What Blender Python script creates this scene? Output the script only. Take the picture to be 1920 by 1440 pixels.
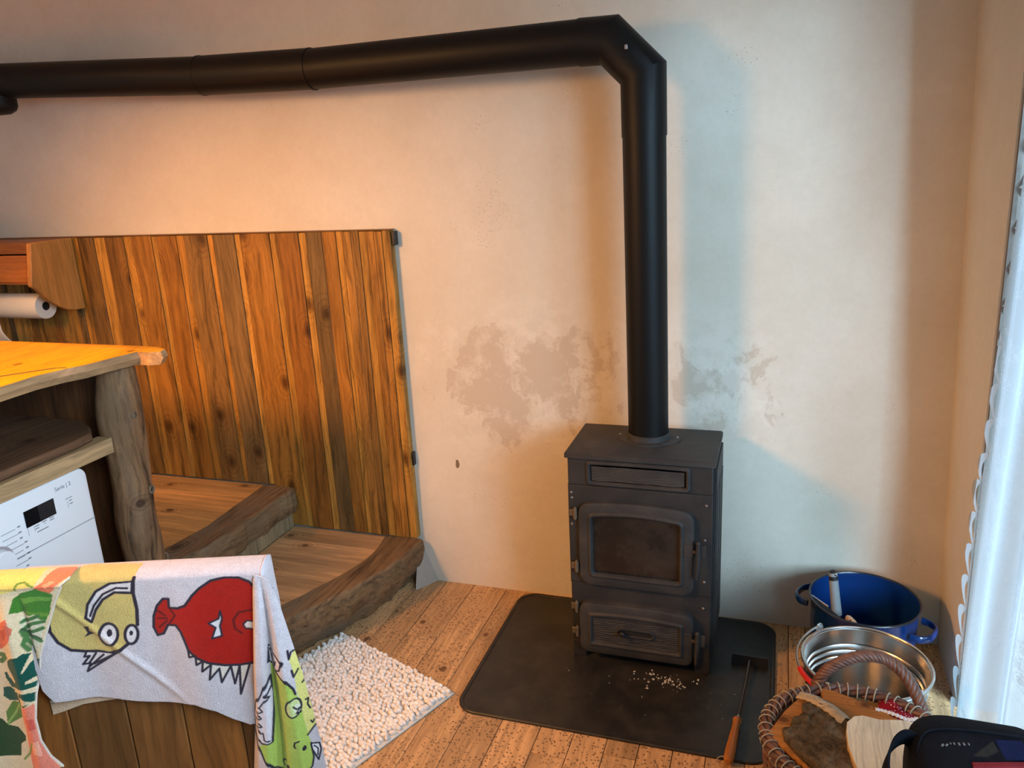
import bpy, math, random
import numpy as np
from mathutils import Vector, Matrix, noise as mnoise

for o in list(bpy.data.objects):
    bpy.data.objects.remove(o)
SC = bpy.context.scene
COL = SC.collection
random.seed(7)
R = math.radians

# ------------------------------------------------------------------ camera
cam_d = bpy.data.cameras.new('camera')
cam = bpy.data.objects.new('camera', cam_d); COL.objects.link(cam)
cam_d.sensor_fit = 'HORIZONTAL'; cam_d.sensor_width = 36.0
cam_d.lens = 1490.0/1920.0*36.0
cam_d.clip_start = 0.02
CX = Vector((0.94791739, 0.31454235, -0.05015716))
CD = Vector((0.04024959, -0.27449884, -0.96074469))
CF = Vector((-0.31596297, 0.90868779, -0.27286243))
cm = Matrix((( CX.x, -CD.x, -CF.x, 0), (CX.y, -CD.y, -CF.y, 0), (CX.z, -CD.z, -CF.z, 1.55), (0, 0, 0, 1)))
cam.matrix_world = cm
SC.camera = cam

# ------------------------------------------------------------------ light and exposure
SC.view_settings.view_transform = 'Standard'
SC.view_settings.look = 'None'
SC.view_settings.gamma = 1.0
SC.view_settings.use_curve_mapping = False
SC.view_settings.exposure = 0.0
world = bpy.data.worlds.new('sky'); SC.world = world
world.use_nodes = True
wb = world.node_tree.nodes['Background']
wb.inputs[0].default_value = (0.62, 0.82, 1.0, 1)
wb.inputs[1].default_value = 0.22

def area(name, loc, rot, sx, sy, power, color):
    l = bpy.data.lights.new(name, 'AREA'); l.shape = 'RECTANGLE'
    l.size = sx; l.size_y = sy; l.energy = power; l.color = color
    o = bpy.data.objects.new(name, l); COL.objects.link(o)
    o.location = loc; o.rotation_euler = rot
    return o
# daylight arriving at the curtained window on the right
def aim(o, p): o.rotation_euler = (Vector(p)-Vector(o.location)).to_track_quat('-Z', 'Y').to_euler()
o = area('window_daylight', (3.75, -2.65, 2.35), (0, 0, 0), 4.0, 2.4, 3000, (0.48, 0.76, 1.0)); aim(o, (-.1, 2.4, .9))
# added cool fill light in front of the right wall; no window stands there
o = area('room_fill', (0.5, .40, 1.4), (0, 0, 0), .9, 1.4, 34, (0.62, 0.82, 1.0)); aim(o, (-2.1, 1.1, .3)); o.data.spread = R(85)

# two shaded warm lamps hanging over the left side of the room
def lamp(name, loc, to, watts, size, rad, col=(1.0, 0.50, 0.17)):
    l = bpy.data.lights.new(name, 'SPOT'); l.energy = watts; l.color = col; l.shadow_soft_size = rad
    l.spot_size = R(size); l.spot_blend = 1.0
    o = bpy.data.objects.new(name, l); COL.objects.link(o); o.location = loc; aim(o, to)
lamp('room_lamp', (-2.24, .45, 1.95), (-1.05, 2.3, .0), 250, 106, .22, (1.0, .43, .095))
lamp('landing_lamp', (-2.9, 1.15, 2.2), (-1.8, 2.35, .35), 58, 84, .12, (1.0, .43, .095))

# ------------------------------------------------------------------ mesh helpers
class MB:
    def __init__(s):
        s.v = []; s.f = []; s.mi = []; s.tint = []; s.cur = (1, 1, 1, 0); s.mat = 0
    def vert(s, p):
        s.v.append((p[0], p[1], p[2])); s.tint.append(s.cur); return len(s.v)-1
    def face(s, ids):
        s.f.append(tuple(ids)); s.mi.append(s.mat)
    def box(s, a, b, rot=None, piv=None):
        x0, y0, z0 = a; x1, y1, z1 = b
        P = [(x0,y0,z0),(x1,y0,z0),(x1,y1,z0),(x0,y1,z0),(x0,y0,z1),(x1,y0,z1),(x1,y1,z1),(x0,y1,z1)]
        if rot is not None:
            c = Vector(piv) if piv is not None else Vector(((x0+x1)/2, (y0+y1)/2, (z0+z1)/2))
            P = [tuple(c + rot @ (Vector(p)-c)) for p in P]
        i = [s.vert(p) for p in P]
        for q in ((0,3,2,1),(4,5,6,7),(0,1,5,4),(1,2,6,5),(2,3,7,6),(3,0,4,7)):
            s.face([i[k] for k in q])
    def loft(s, loops, closed=True, cap0=False, cap1=False, ring=False):
        L = [[s.vert(p) for p in lp_] for lp_ in loops]
        n = len(L[0]); m = len(L)
        for a in range(m if ring else m-1):
            A = L[a]; B = L[(a+1) % m]
            for k in range(n if closed else n-1):
                k2 = (k+1) % n
                s.face((A[k], A[k2], B[k2], B[k]))
        if cap0: s.face(list(reversed(L[0])))
        if cap1: s.face(L[-1])
        return L
    def tube(s, path, rad, seg=12, cap=True, closed=False, miter=False, up=None, ell=None):
        P = [Vector(p) for p in path]; n = len(P)
        if not hasattr(rad, '__len__'): rad = [rad]*n
        T = []
        for i in range(n):
            if closed: t = (P[(i+1) % n]-P[i]).normalized() + (P[i]-P[i-1]).normalized()
            elif i == 0: t = P[1]-P[0]
            elif i == n-1: t = P[-1]-P[-2]
            else: t = (P[i+1]-P[i]).normalized() + (P[i]-P[i-1]).normalized()
            T.append(t.normalized())
        u = Vector(up) if up else (Vector((0,0,1)) if abs(T[0].z) < .9 else Vector((1,0,0)))
        u = (u - T[0]*u.dot(T[0])).normalized()
        loops = []
        for i in range(n):
            u = (u - T[i]*u.dot(T[i])).normalized()
            w = T[i].cross(u)
            lp_ = []
            for k in range(seg):
                a = 2*math.pi*k/seg
                e1, e2 = (1, 1) if ell is None else ell
                off = u*math.cos(a)*rad[i]*e1 + w*math.sin(a)*rad[i]*e2
                if miter and 0 < i < n-1:
                    d = (P[i]-P[i-1]).normalized()
                    off = off_miter(off, d, T[i], u, w, rad[i], a)
                lp_.append(P[i]+off)
            loops.append(lp_)
        s.loft(loops, True, cap and not closed, cap and not closed, ring=closed)
    def lathe(s, prof, seg, c=(0,0,0), axis=None, cap0=False, cap1=False):
        loops = []
        for r, z in prof:
            lp_ = []
            for k in range(seg):
                a = 2*math.pi*k/seg
                p = Vector((r*math.cos(a), r*math.sin(a), z))
                if axis is not None: p = axis @ p
                lp_.append(Vector(c)+p)
            loops.append(lp_)
        s.loft(loops, True, cap0, cap1)
    def prism(s, poly, f0, f1):
        a = [f0(p) for p in poly]; b = [f1(p) for p in poly]
        s.loft([a, b], True, True, True)
    def grid(s, fn, nu, nv):
        ids = [[s.vert(fn(i/nu, j/nv)) for i in range(nu+1)] for j in range(nv+1)]
        for j in range(nv):
            for i in range(nu):
                s.face((ids[j][i], ids[j][i+1], ids[j+1][i+1], ids[j+1][i]))
    def blob(s, c, r, rot=None, seg=6, rings=4):
        c = Vector(c)
        loops = []
        for j in range(1, rings):
            th = math.pi*j/rings
            lp_ = []
            for k in range(seg):
                a = 2*math.pi*k/seg
                p = Vector((r[0]*math.sin(th)*math.cos(a), r[1]*math.sin(th)*math.sin(a), r[2]*math.cos(th)))
                if rot: p = rot @ p
                lp_.append(c+p)
            loops.append(lp_)
        L = s.loft(loops)
        t = Vector((0,0,r[2])); 
        if rot: t = rot @ t
        a = s.vert(c+t); b = s.vert(c-t)
        for k in range(seg):
            s.face((a, L[0][k], L[0][(k+1) % seg])); s.face((b, L[-1][(k+1) % seg], L[-1][k]))

def off_miter(off, d, t, u, w, r, a):
    # a circle around direction d, slid along d until it lies in the plane normal to t
    uu = (u - d*u.dot(d)).normalized(); ww = d.cross(uu)
    o = uu*math.cos(a)*r + ww*math.sin(a)*r
    return o - d*(o.dot(t)/d.dot(t))

WL = {}
def wloc(o): return WL[o.name]
def obj(name, mb, mat, parent=None, loc=None, smooth=True, ang=35, bevel=0, bseg=2, subsurf=0, normals=True):
    if loc is None: loc = wloc(parent) if parent else (0, 0, 0)
    L = Vector(loc)
    me = bpy.data.meshes.new(name)
    V = np.array(mb.v, dtype=float) - np.array(L)
    me.from_pydata(V.tolist(), [], mb.f)
    mats = mat if isinstance(mat, (list, tuple)) else [mat]
    for m in mats: me.materials.append(m)
    if len(mats) > 1: me.polygons.foreach_set('material_index', mb.mi)
    at = me.color_attributes.new('tint', 'FLOAT_COLOR', 'POINT')
    at.data.foreach_set('color', np.array(mb.tint, dtype=np.float32).ravel())
    if normals:
        import bmesh
        b = bmesh.new(); b.from_mesh(me); bmesh.ops.recalc_face_normals(b, faces=b.faces); b.to_mesh(me); b.free()
    if smooth:
        me.shade_smooth()
        if ang: me.set_sharp_from_angle(angle=R(ang))
    me.update()
    o = bpy.data.objects.new(name, me); COL.objects.link(o)
    if parent:
        o.parent = parent; o.location = L - Vector(wloc(parent))
    else: o.location = L
    WL[o.name] = tuple(L)
    if bevel:
        md = o.modifiers.new('bevel', 'BEVEL'); md.width = bevel; md.segments = bseg; md.limit_method = 'ANGLE'; md.angle_limit = R(40)
    if subsurf:
        md = o.modifiers.new('sub', 'SUBSURF'); md.levels = subsurf; md.render_levels = subsurf
    return o
def tag(o, label, cat, group=None):
    o['label'] = label; o['category'] = cat
    if group: o['group'] = group
    return o
def thing(name, loc, label, cat, group=None):
    o = bpy.data.objects.new(name, None); COL.objects.link(o)
    o.location = loc; WL[o.name] = tuple(loc); o.empty_display_size = .05
    return tag(o, label, cat, group)
def struct(name, mb, mat, **k):
    o = obj(name, mb, mat, **k); o['kind'] = 'structure'; return o
def lerp(a, b, t): return a+(b-a)*t
def interp(x, xs, ys): return float(np.interp(x, xs, ys))
def smooth_path(pts, n):
    P = [Vector(p) for p in pts]; out = []
    m = len(P)
    for i in range(m-1):
        p0 = P[max(i-1, 0)]; p1 = P[i]; p2 = P[i+1]; p3 = P[min(i+2, m-1)]
        for k in range(n):
            t = k/n
            out.append(0.5*((2*p1)+(p2-p0)*t+(2*p0-5*p1+4*p2-p3)*t*t+(3*p1-p0-3*p2+p3)*t**3))
    out.append(P[-1]); return out

# ------------------------------------------------------------------ materials
class NT:
    def __init__(s, name):
        s.m = bpy.data.materials.new(name); s.m.use_nodes = True
        s.t = s.m.node_tree; s.n = s.t.nodes; s.b = s.n['Principled BSDF']; s.out = s.n['Material Output']
    def new(s, typ, **k):
        nd = s.n.new(typ)
        for a, b in k.items(): setattr(nd, a, b)
        return nd
    def link(s, a, b): s.t.links.new(a, b)
    def val(s, sock, v):
        if isinstance(v, bpy.types.NodeSocket): s.link(v, sock)
        else: sock.default_value = v
    def coord(s): return s.new('ShaderNodeTexCoord').outputs['Object']
    def mapping(s, vec, scale=(1,1,1), loc=(0,0,0)):
        m = s.new('ShaderNodeMapping'); s.link(vec, m.inputs[0]); m.inputs[3].default_value = scale; m.inputs[1].default_value = loc
        return m.outputs[0]
    def noise(s, vec, scale=5, detail=4, rough=.55, dist=0, out=0):
        n = s.new('ShaderNodeTexNoise'); s.link(vec, n.inputs['Vector'])
        n.inputs['Scale'].default_value = scale; n.inputs['Detail'].default_value = detail
        n.inputs['Roughness'].default_value = rough; n.inputs['Distortion'].default_value = dist
        return n.outputs[out]
    def voro(s, vec, scale=5, feature='F1', rnd=1):
        n = s.new('ShaderNodeTexVoronoi'); n.feature = feature; s.link(vec, n.inputs['Vector'])
        n.inputs['Scale'].default_value = scale; n.inputs['Randomness'].default_value = rnd
        return n
    def ramp(s, fac, stops, interp='LINEAR'):
        r = s.new('ShaderNodeValToRGB'); r.color_ramp.interpolation = interp
        e = r.color_ramp.elements
        while len(e) > 2: e.remove(e[-1])
        for i, (p, c) in enumerate(stops):
            el = e[i] if i < 2 else e.new(p)
            el.position = p; el.color = (c, c, c, 1) if not hasattr(c, '__len__') else (c[0], c[1], c[2], 1)
        s.link(fac, r.inputs[0]); return r.outputs[0]
    def mix(s, fac, a, b, typ='MIX'):
        m = s.new('ShaderNodeMix', data_type='RGBA', blend_type=typ)
        s.val(m.inputs[0], fac)
        for sock, v in ((m.inputs[6], a), (m.inputs[7], b)):
            if isinstance(v, bpy.types.NodeSocket): s.link(v, sock)
            else: sock.default_value = (v[0], v[1], v[2], 1)
        return m.outputs[2]
    def math(s, op, a, b=0.0, clamp=False):
        m = s.new('ShaderNodeMath', operation=op, use_clamp=clamp); s.val(m.inputs[0], a); s.val(m.inputs[1], b); return m.outputs[0]
    def bump(s, h, strength=.3, dist=.002):
        b = s.new('ShaderNodeBump'); b.inputs['Strength'].default_value = strength; b.inputs['Distance'].default_value = dist
        s.link(h, b.inputs['Height']); s.link(b.outputs[0], s.b.inputs['Normal']); return b
    def attr(s, name):
        a = s.new('ShaderNodeAttribute'); a.attribute_name = name; return a
    def set(s, color=None, rough=None, metal=None, spec=None, **k):
        if color is not None:
            if isinstance(color, bpy.types.NodeSocket): s.link(color, s.b.inputs['Base Color'])
            else: s.b.inputs['Base Color'].default_value = (color[0], color[1], color[2], 1)
        if rough is not None: s.val(s.b.inputs['Roughness'], rough)
        if metal is not None: s.b.inputs['Metallic'].default_value = metal
        if spec is not None: s.b.inputs['Specular IOR Level'].default_value = spec
        return s.m
def lin(r, g, b):
    f = lambda c: (c/255/12.92) if c <= 10 else ((c/255+.055)/1.055)**2.4
    return (f(r), f(g), f(b))

def plain(name, color, rough=.6, metal=0, spec=.5, var=.12, scale=30, bump=0, bdist=.001):
    t = NT(name); v = t.coord(); n = t.noise(v, scale, 4)
    lo_ = tuple(c*(1-var) for c in color); hi = tuple(min(1, c*(1+var)) for c in color)
    t.set(t.mix(n, lo_, hi), rough, metal, spec)
    if bump: t.bump(n, bump, bdist)
    return t.m

def wood(name, axis='z', dark=.45, light=1.12, freq=55, knots=.1, kscale=5, rough=.6, worm=0, bump=.25, sat=None, stretch=.035, swirl=1.2, base=None, spec=.35, grey=None):
    """sawn wood: the board's own colour and its seed come from the 'tint' attribute"""
    t = NT(name); a = t.attr('tint'); v = t.coord()
    sd = t.new('ShaderNodeVectorMath', operation='SCALE'); sd.inputs[0].default_value = (13.1, 7.7, 5.3); t.link(a.outputs['Alpha'], sd.inputs['Scale'])
    ad = t.new('ShaderNodeVectorMath', operation='ADD'); t.link(v, ad.inputs[0]); t.link(sd.outputs[0], ad.inputs[1])
    p = ad.outputs[0]
    k = 'xyz'.index(axis)
    sc = [1, 1, 1]; sc[k] = stretch*4
    # warp so the rings swirl
    w = t.noise(t.mapping(p, tuple(c*6 if i != k else 2.2 for i, c in enumerate((1,1,1)))), 1, 3, out=1)
    wv = t.new('ShaderNodeVectorMath', operation='SCALE'); t.link(w, wv.inputs[0]); wv.inputs['Scale'].default_value = .05*swirl
    p2 = t.new('ShaderNodeVectorMath', operation='ADD'); t.link(p, p2.inputs[0]); t.link(wv.outputs[0], p2.inputs[1])
    s2 = [1, 1, 1]; s2[k] = stretch
    g = t.noise(t.mapping(p2.outputs[0], tuple(s2)), freq, 5, .65)
    g2 = t.noise(t.mapping(p2.outputs[0], tuple(s2)), freq*3.2, 3, .6)
    big = t.noise(t.mapping(p, tuple(3 if i != k else .9 for i in range(3))), 1.6, 3)
    gr = t.ramp(g, [(.31, dark), (.46, .80), (.68, light)])
    col = t.mix(1.0, a.outputs['Color'], gr, 'MULTIPLY')
    col = t.mix(.55, col, t.mix(1.0, col, t.ramp(g2, [(.32, .55), (.55, 1.05)]), 'MULTIPLY'))
    col = t.mix(1.0, col, t.ramp(big, [(.3, .74), (.7, 1.18)]), 'MULTIPLY')
    if grey:
        col = t.mix(t.ramp(t.noise(t.mapping(p, tuple(4 if i != k else 1.3 for i in range(3))), 2, 4, .6), [(.48, 0), (.62, .75)]), col, grey)
    if knots:
        sx_ = t.new('ShaderNodeSeparateXYZ'); t.link(p, sx_.inputs[0]); cb_ = t.new('ShaderNodeCombineXYZ')
        i0, i1 = (0, 2) if axis == 'z' else (0, 1)
        for q, i_ in enumerate((i0, i1)): t.link(t.math('MULTIPLY', sx_.outputs[i_], kscale*(.72 if i_ == k else 1)), cb_.inputs[q])
        vo = t.voro(cb_.outputs[0], 1); vo.voronoi_dimensions = '2D'
        wob = t.math('ADD', vo.outputs['Distance'], t.math('MULTIPLY', t.math('SUBTRACT', t.noise(p, 22, 3), .5), .09))
        kn = t.ramp(wob, [(0, 1), (knots*.7, .9), (knots, .25), (knots*2, 0)])
        ring = t.math('SINE', t.math('MULTIPLY', wob, 85.0))
        rm = t.ramp(wob, [(0, .5), (knots*1.9, .38), (knots*4, 0)])
        col = t.mix(t.math('MULTIPLY', t.ramp(ring, [(.45, 0), (.75, 1)]), rm), col, t.mix(1.0, col, (.42, .34, .28), 'MULTIPLY'))
        col = t.mix(t.math('MULTIPLY', kn, .80), col, t.mix(1.0, col, (.20, .13, .09), 'MULTIPLY'))
    if worm:
        vo = t.voro(p, 95); n3 = t.noise(p, 7, 3)
        hole = t.math('MULTIPLY', t.math('LESS_THAN', vo.outputs['Distance'], worm), t.ramp(n3, [(.36, 0), (.52, 1)]))
        col = t.mix(t.math('MULTIPLY', hole, .72), col, (.07, .04, .025))
    t.set(col, rough, 0, spec)
    if bump: t.bump(g, bump, .0025)
    return t.m

def plaster(name, stains=False):
    t = NT(name); v = t.coord()
    n1 = t.noise(v, 1.6, 5, .6); n2 = t.noise(v, 7, 6, .65); n3 = t.noise(v, 60, 3, .6)
    base = t.mix(t.ramp(n1, [(.35, 0), (.65, 1)]), (.655, .585, .475), (.73, .665, .56))
    base = t.mix(t.ramp(n2, [(.45, 0), (.75, .35)]), base, (.60, .52, .41))
    base = t.mix(.10, base, n3, 'MULTIPLY')
    if stains:
        sx = t.new('ShaderNodeSeparateXYZ'); t.link(v, sx.inputs[0])
        X, Z = sx.outputs[0], sx.outputs[2]
        def bump_mask(c, val, h):   # 1 at the centre and 0 beyond h, soft
            d = t.math('DIVIDE', t.math('ABSOLUTE', t.math('SUBTRACT', val, c)), h)
            return t.math('SUBTRACT', 1.0, t.math('MULTIPLY', d, d), clamp=True)
        mL = t.math('MULTIPLY', bump_mask(-.82, X, .55), bump_mask(.80, Z, .34))
        mR = t.math('MULTIPLY', bump_mask(-.18, X, .27), bump_mask(.80, Z, .30))
        msk = t.math('MAXIMUM', mL, mR)
        s1 = t.noise(t.mapping(v, (1, 1, .8), (3.3, 0, 1.7)), 6.2, 7, .68, .35)
        thr = t.math('ADD', s1, t.math('MULTIPLY', t.math('SUBTRACT', msk, 1.0), .32))
        damp = t.ramp(thr, [(.43, 0), (.465, 1)])
        base = t.mix(t.math('MULTIPLY', damp, .72), base, (.52, .43, .335))
        # paler scraped filler below the stain
        s2 = t.noise(v, 5, 6, .7)
        pale = t.math('MULTIPLY', t.ramp(s2, [(.52, 0), (.6, 1)]), msk)
        base = t.mix(t.math('MULTIPLY', pale, .55), base, (.78, .72, .63))
        sp = t.voro(v, 120); spn = t.noise(v, 4, 3)
        spk = t.math('MULTIPLY', t.math('LESS_THAN', sp.outputs['Distance'], .16), t.ramp(spn, [(.62, 0), (.66, .8)]))
        base = t.mix(spk, base, (.25, .18, .12))
    if stains:
        ch = t.math('MULTIPLY', bump_mask(-1.092, X, .012), bump_mask(.490, Z, .026))
        ch = t.ramp(t.math('ADD', ch, t.math('MULTIPLY', t.noise(v, 90, 3), .7)), [(.98, 0), (1.0, 1)])
        base = t.mix(t.math('MULTIPLY', ch, .85), base, (.12, .07, .035))
    t.set(base, .92, 0, .15)
    h = t.math('ADD', t.math('MULTIPLY', n2, .8), t.math('MULTIPLY', n3, .10))
    t.bump(h, .30, .006)
    return t.m

def metal_black(name, c=.016, rough=.5, dust=.0, spec=.45, bump=.08, scale=160):
    t = NT(name); v = t.coord(); n = t.noise(v, scale, 3); d = t.noise(v, 9, 6, .7)
    col = t.mix(t.math('MULTIPLY', t.ramp(d, [(.42, 0), (.75, 1)]), dust), (c, c, c*1.04), (.10, .085, .07))
    t.set(col, t.math('ADD', rough, t.math('MULTIPLY', d, .12)), 0, spec)
    t.bump(n, bump, .0006); return t.m

M_plaster = plaster('stained_plaster', True)
M_plaster2 = plaster('pale_plaster')
M_ceil = plain('ceiling_paint', (.72, .69, .63), .9)
M_floor = wood('pale_floorboards', 'y', .72, 1.08, 45, .045, 4.2, .62, worm=.30, bump=.12, swirl=.9)
M_panel = wood('stained_panel_boards', 'z', .30, 1.22, 52, .085, 4.6, .55, bump=.45, swirl=1.5, stretch=.045)
M_tread = wood('tread_boards', 'x', .68, 1.1, 45, .055, 4.5, .6, bump=.12)
M_beam = wood('weathered_beam', 'y', .24, 1.22, 62, .07, 3.2, .75, bump=.8, swirl=1.5, grey=lin(120, 106, 86), stretch=.05)
M_beamv = wood('weathered_log', 'z', .18, 1.25, 55, .05, 6, .8, bump=1.0, swirl=1.8, grey=lin(128, 104, 80), stretch=.07)
M_riser = wood('weathered_riser', 'z', .5, 1.1, 60, 0, 4, .75, bump=.3)
M_counter = wood('lacquered_worktop', 'y', .80, 1.1, 40, .035, 4, .38, bump=.05, swirl=2.0)
M_rail = wood('raw_rail', 'y', .55, 1.1, 55, 0, 4, .75, bump=.4)
M_shelfd = wood('dark_shelf_wood', 'y', .5, 1.1, 45, .07, 4, .7, bump=.25)
M_smooth = wood('smooth_pine', 'z', .80, 1.06, 40, 0, 3, .5, bump=.05)
M_smoothx = wood('smooth_pine_drawer', 'x', .78, 1.06, 40, 0, 3, .5, bump=.05)
M_bench = wood('brown_bench_boards', 'z', .45, 1.12, 42, .055, 5.0, .5, bump=.15, swirl=1.6)
M_pipe = metal_black('flue_black', .005, .42, .0, .22, .04)
M_stove = metal_black('stove_black', .020, .55, .25, .4, .12)
M_stoved = metal_black('stove_cast', .026, .58, .45, .4, .35, 90)
M_sootglass = metal_black('sooty_glass', .008, .16, .35, .5, .0)
M_hearth = metal_black('hearth_steel', .014, .40, .35, .45, .04)
M_zinc = plain('zinc_bolt', (.45, .45, .46), .4, 1)
M_brassy = plain('dull_hinge_steel', (.20, .16, .11), .5, .6)
M_steel = plain('polished_steel', (.62, .60, .57), .2, 1, var=.05, scale=8)
M_wire = plain('galvanised_wire', (.62, .66, .68), .35, 1)
M_red = plain('red_plastic', (.62, .02, .02), .35)
M_navy = plain('blue_enamel', lin(10, 42, 92), .18, 0, .6, var=.1, scale=12)
M_navyrim = plain('dark_enamel_rim', (.012, .014, .02), .25)
M_white = plain('white_enamel', (.80, .83, .86), .35, var=.01)
M_display = plain('display_glass', (.006, .006, .007), .12)
M_display2 = plain('display_glass_lighter', (.022, .022, .024), .15)
M_print = plain('grey_print', (.25, .26, .28), .6)
M_ring = plain('grey_knob_ring', (.33, .30, .32), .4)
M_paper = plain('kitchen_paper', (.80, .74, .64), .95, spec=.1, var=.04, bump=.2)
M_hole = plain('dark_cardboard_hole', (.05, .035, .025), .9)
M_tuft = None
M_shovel = plain('grey_grip', (.22, .25, .26), .45)
M_blackm = plain('black_steel', (.012, .012, .014), .4)
M_brush = plain('pale_brush_wood', (.45, .34, .23), .6)
M_char = plain('charcoal', (.01, .01, .01), .9)
M_ash = plain('ash', (.62, .60, .57), .95)
M_string = plain('string', (.42, .37, .28), .95)
M_turned = wood('turned_handle_wood', 'y', .6, 1.12, 60, 0, 4, .45, bump=.1)

# fabrics -----------------------------------------------------------------
def terry(name):
    t = NT(name); a = t.attr('tint'); v = t.coord()
    n = t.noise(v, 420, 2, .6); n2 = t.noise(v, 60, 4)
    col = t.mix(1.0, a.outputs['Color'], t.ramp(n, [(.25, .80), (.65, 1.06)]), 'MULTIPLY')
    col = t.mix(.5, col, t.mix(1.0, col, t.ramp(n2, [(.3, .85), (.7, 1.08)]), 'MULTIPLY'))
    t.set(col, 1.0, 0, .05); t.b.inputs['Sheen Weight'].default_value = .15
    t.bump(t.math('ADD', n, t.math('MULTIPLY', n2, .7)), .55, .003); return t.m
M_terry = terry('printed_terry')

def tuft_mat():
    t = NT('chenille'); a = t.attr('tint'); v = t.coord(); n = t.noise(v, 250, 2)
    t.set(t.mix(1.0, a.outputs['Color'], t.ramp(n, [(.3, .86), (.7, 1.04)]), 'MULTIPLY'), 1, 0, .05); t.b.inputs['Sheen Weight'].default_value = .2
    return t.m
M_tuft = tuft_mat()

def cane():
    t = NT('wicker_cane'); a = t.attr('tint'); v = t.coord(); n = t.noise(v, 60, 4)
    t.set(t.mix(1.0, t.mix(n, (.095, .040, .026), (.23, .105, .07)), a.outputs['Color'], 'MULTIPLY'), .42, 0, .5); t.bump(n, .2, .001); return t.m
M_cane = cane()

def lace(name, dens=.80, pat=1.0):
    t = NT(name); v = t.coord()
    n = t.noise(t.mapping(v, (0, 1, 1)), 26, 5, .75, 1.2); n2 = t.noise(t.mapping(v, (0, 1, 1)), 6.5, 3, .5); m1v = None
    flower = t.math('MULTIPLY', t.ramp(n, [(.47, 0), (.52, 1), (.57, 0)]), t.ramp(n2, [(.46, 0), (.52, 1)]))
    df = t.new('ShaderNodeBsdfDiffuse'); tr = t.new('ShaderNodeBsdfTranslucent'); tp = t.new('ShaderNodeBsdfTransparent')
    df.inputs[0].default_value = (.70, .72, .73, 1); tr.inputs[0].default_value = (.40, .46, .50, 1)
    m1 = t.new('ShaderNodeMixShader'); m1.inputs[0].default_value = .50
    t.link(df.outputs[0], m1.inputs[1]); t.link(tr.outputs[0], m1.inputs[2])
    m2 = t.new('ShaderNodeMixShader')
    t.link(t.math('ADD', dens, t.math('MULTIPLY', flower, .18*pat), clamp=True), m2.inputs[0])
    t.link(tp.outputs[0], m2.inputs[1]); t.link(m1.outputs[0], m2.inputs[2]); t.link(m2.outputs[0], t.out.inputs[0])
    return t.m
M_lace = lace('lace_curtain', .76)
M_sheer = lace('sheer_border', .40, 2.2)
M_scal = lace('scalloped_border', .93, 0)

def pane():
    t = NT('window_pane'); tp = t.new('ShaderNodeBsdfTransparent'); gl = t.new('ShaderNodeBsdfGlossy'); gl.inputs['Roughness'].default_value = .02
    m = t.new('ShaderNodeMixShader'); m.inputs[0].default_value = .06
    t.link(tp.outputs[0], m.inputs[1]); t.link(gl.outputs[0], m.inputs[2]); t.link(m.outputs[0], t.out.inputs[0]); return t.m
M_pane = pane()

# ------------------------------------------------------------------ the room
mb = MB()
seams = [-3.5, -3.38, -3.27, -3.15, -3.03, -2.92, -2.8, -2.69, -2.57, -2.45, -2.34, -2.22, -2.1, -1.98, -1.87, -1.75, -1.63, -1.52, -1.40, -1.28, -1.17, -1.057, -.927, -.82, -.709, -.594, -.497, -.403, -.315, -.225, -.139, -.04, .069, .12, .22, .32, .42, .53, .64, .75, .9]
rf = random.Random(3)
cutsy = {23: [1.93], 24: [], 25: [1.70], 27: [1.745], 21: [1.42], 20: [2.13], 22: [1.5], 30: [1.70]}
for i in range(len(seams)-1):
    ys = [-2.2, rf.uniform(-.5, .6)] + cutsy.get(i, [rf.uniform(.9, 1.5)]) + [2.5]
    for j in range(len(ys)-1):
        b = rf.uniform(.92, 1.06); h = rf.uniform(-.02, .02)
        c = lin(216, 172, 124)
        mb.cur = (c[0]*b*(1+h), c[1]*b, c[2]*b*(1-h), rf.random())
        mb.box((seams[i]+.001, ys[j]+.001, -.03), (seams[i+1]-.001, ys[j+1]-.001, 0))
mb.cur = (.05, .035, .025, 0); mb.box((-3.6, -2.2, -.08), (1.0, 2.6, -.031))
struct('floor', mb, M_floor, bevel=.0012, bseg=1)
mb = MB(); mb.box((-3.6, 2.49, -.05), (1.1, 2.62, 2.6)); struct('wall_back', mb, M_plaster)
mb = MB(); mb.box((-3.62, -2.2, -.05), (-3.5, 2.49, 2.6)); struct('wall_left', mb, M_plaster2)
mb = MB(); mb.box((-3.62, -2.2, 2.46), (1.1, 2.62, 2.6)); struct('ceiling', mb, M_ceil)
# right wall, leaning in a little; the tall curtained window breaks it
def WX(z): return .515 - .0330*z
mb = MB()
def prism_y(ylo, yhi, z0, z1):
    # ylo/yhi are functions of z
    zs = [lerp(z0, z1, k/8) for k in range(9)]; XO = .64
    loops = []
    for z in zs:
        loops.append([(WX(z), ylo(z), z), (WX(z), yhi(z), z), (XO, yhi(z), z), (XO, ylo(z), z)])
    mb.loft(loops, True, True, True)
prism_y(lambda z: 2.195-.108*z, lambda z: 2.495, -.01, 2.5)
prism_y(lambda z: -2.2, lambda z: .72, -.01, 2.5)
prism_y(lambda z: .72, lambda z: 2.195-.108*z, 2.2, 2.5)
struct('wall_right', mb, M_plaster2)
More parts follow.
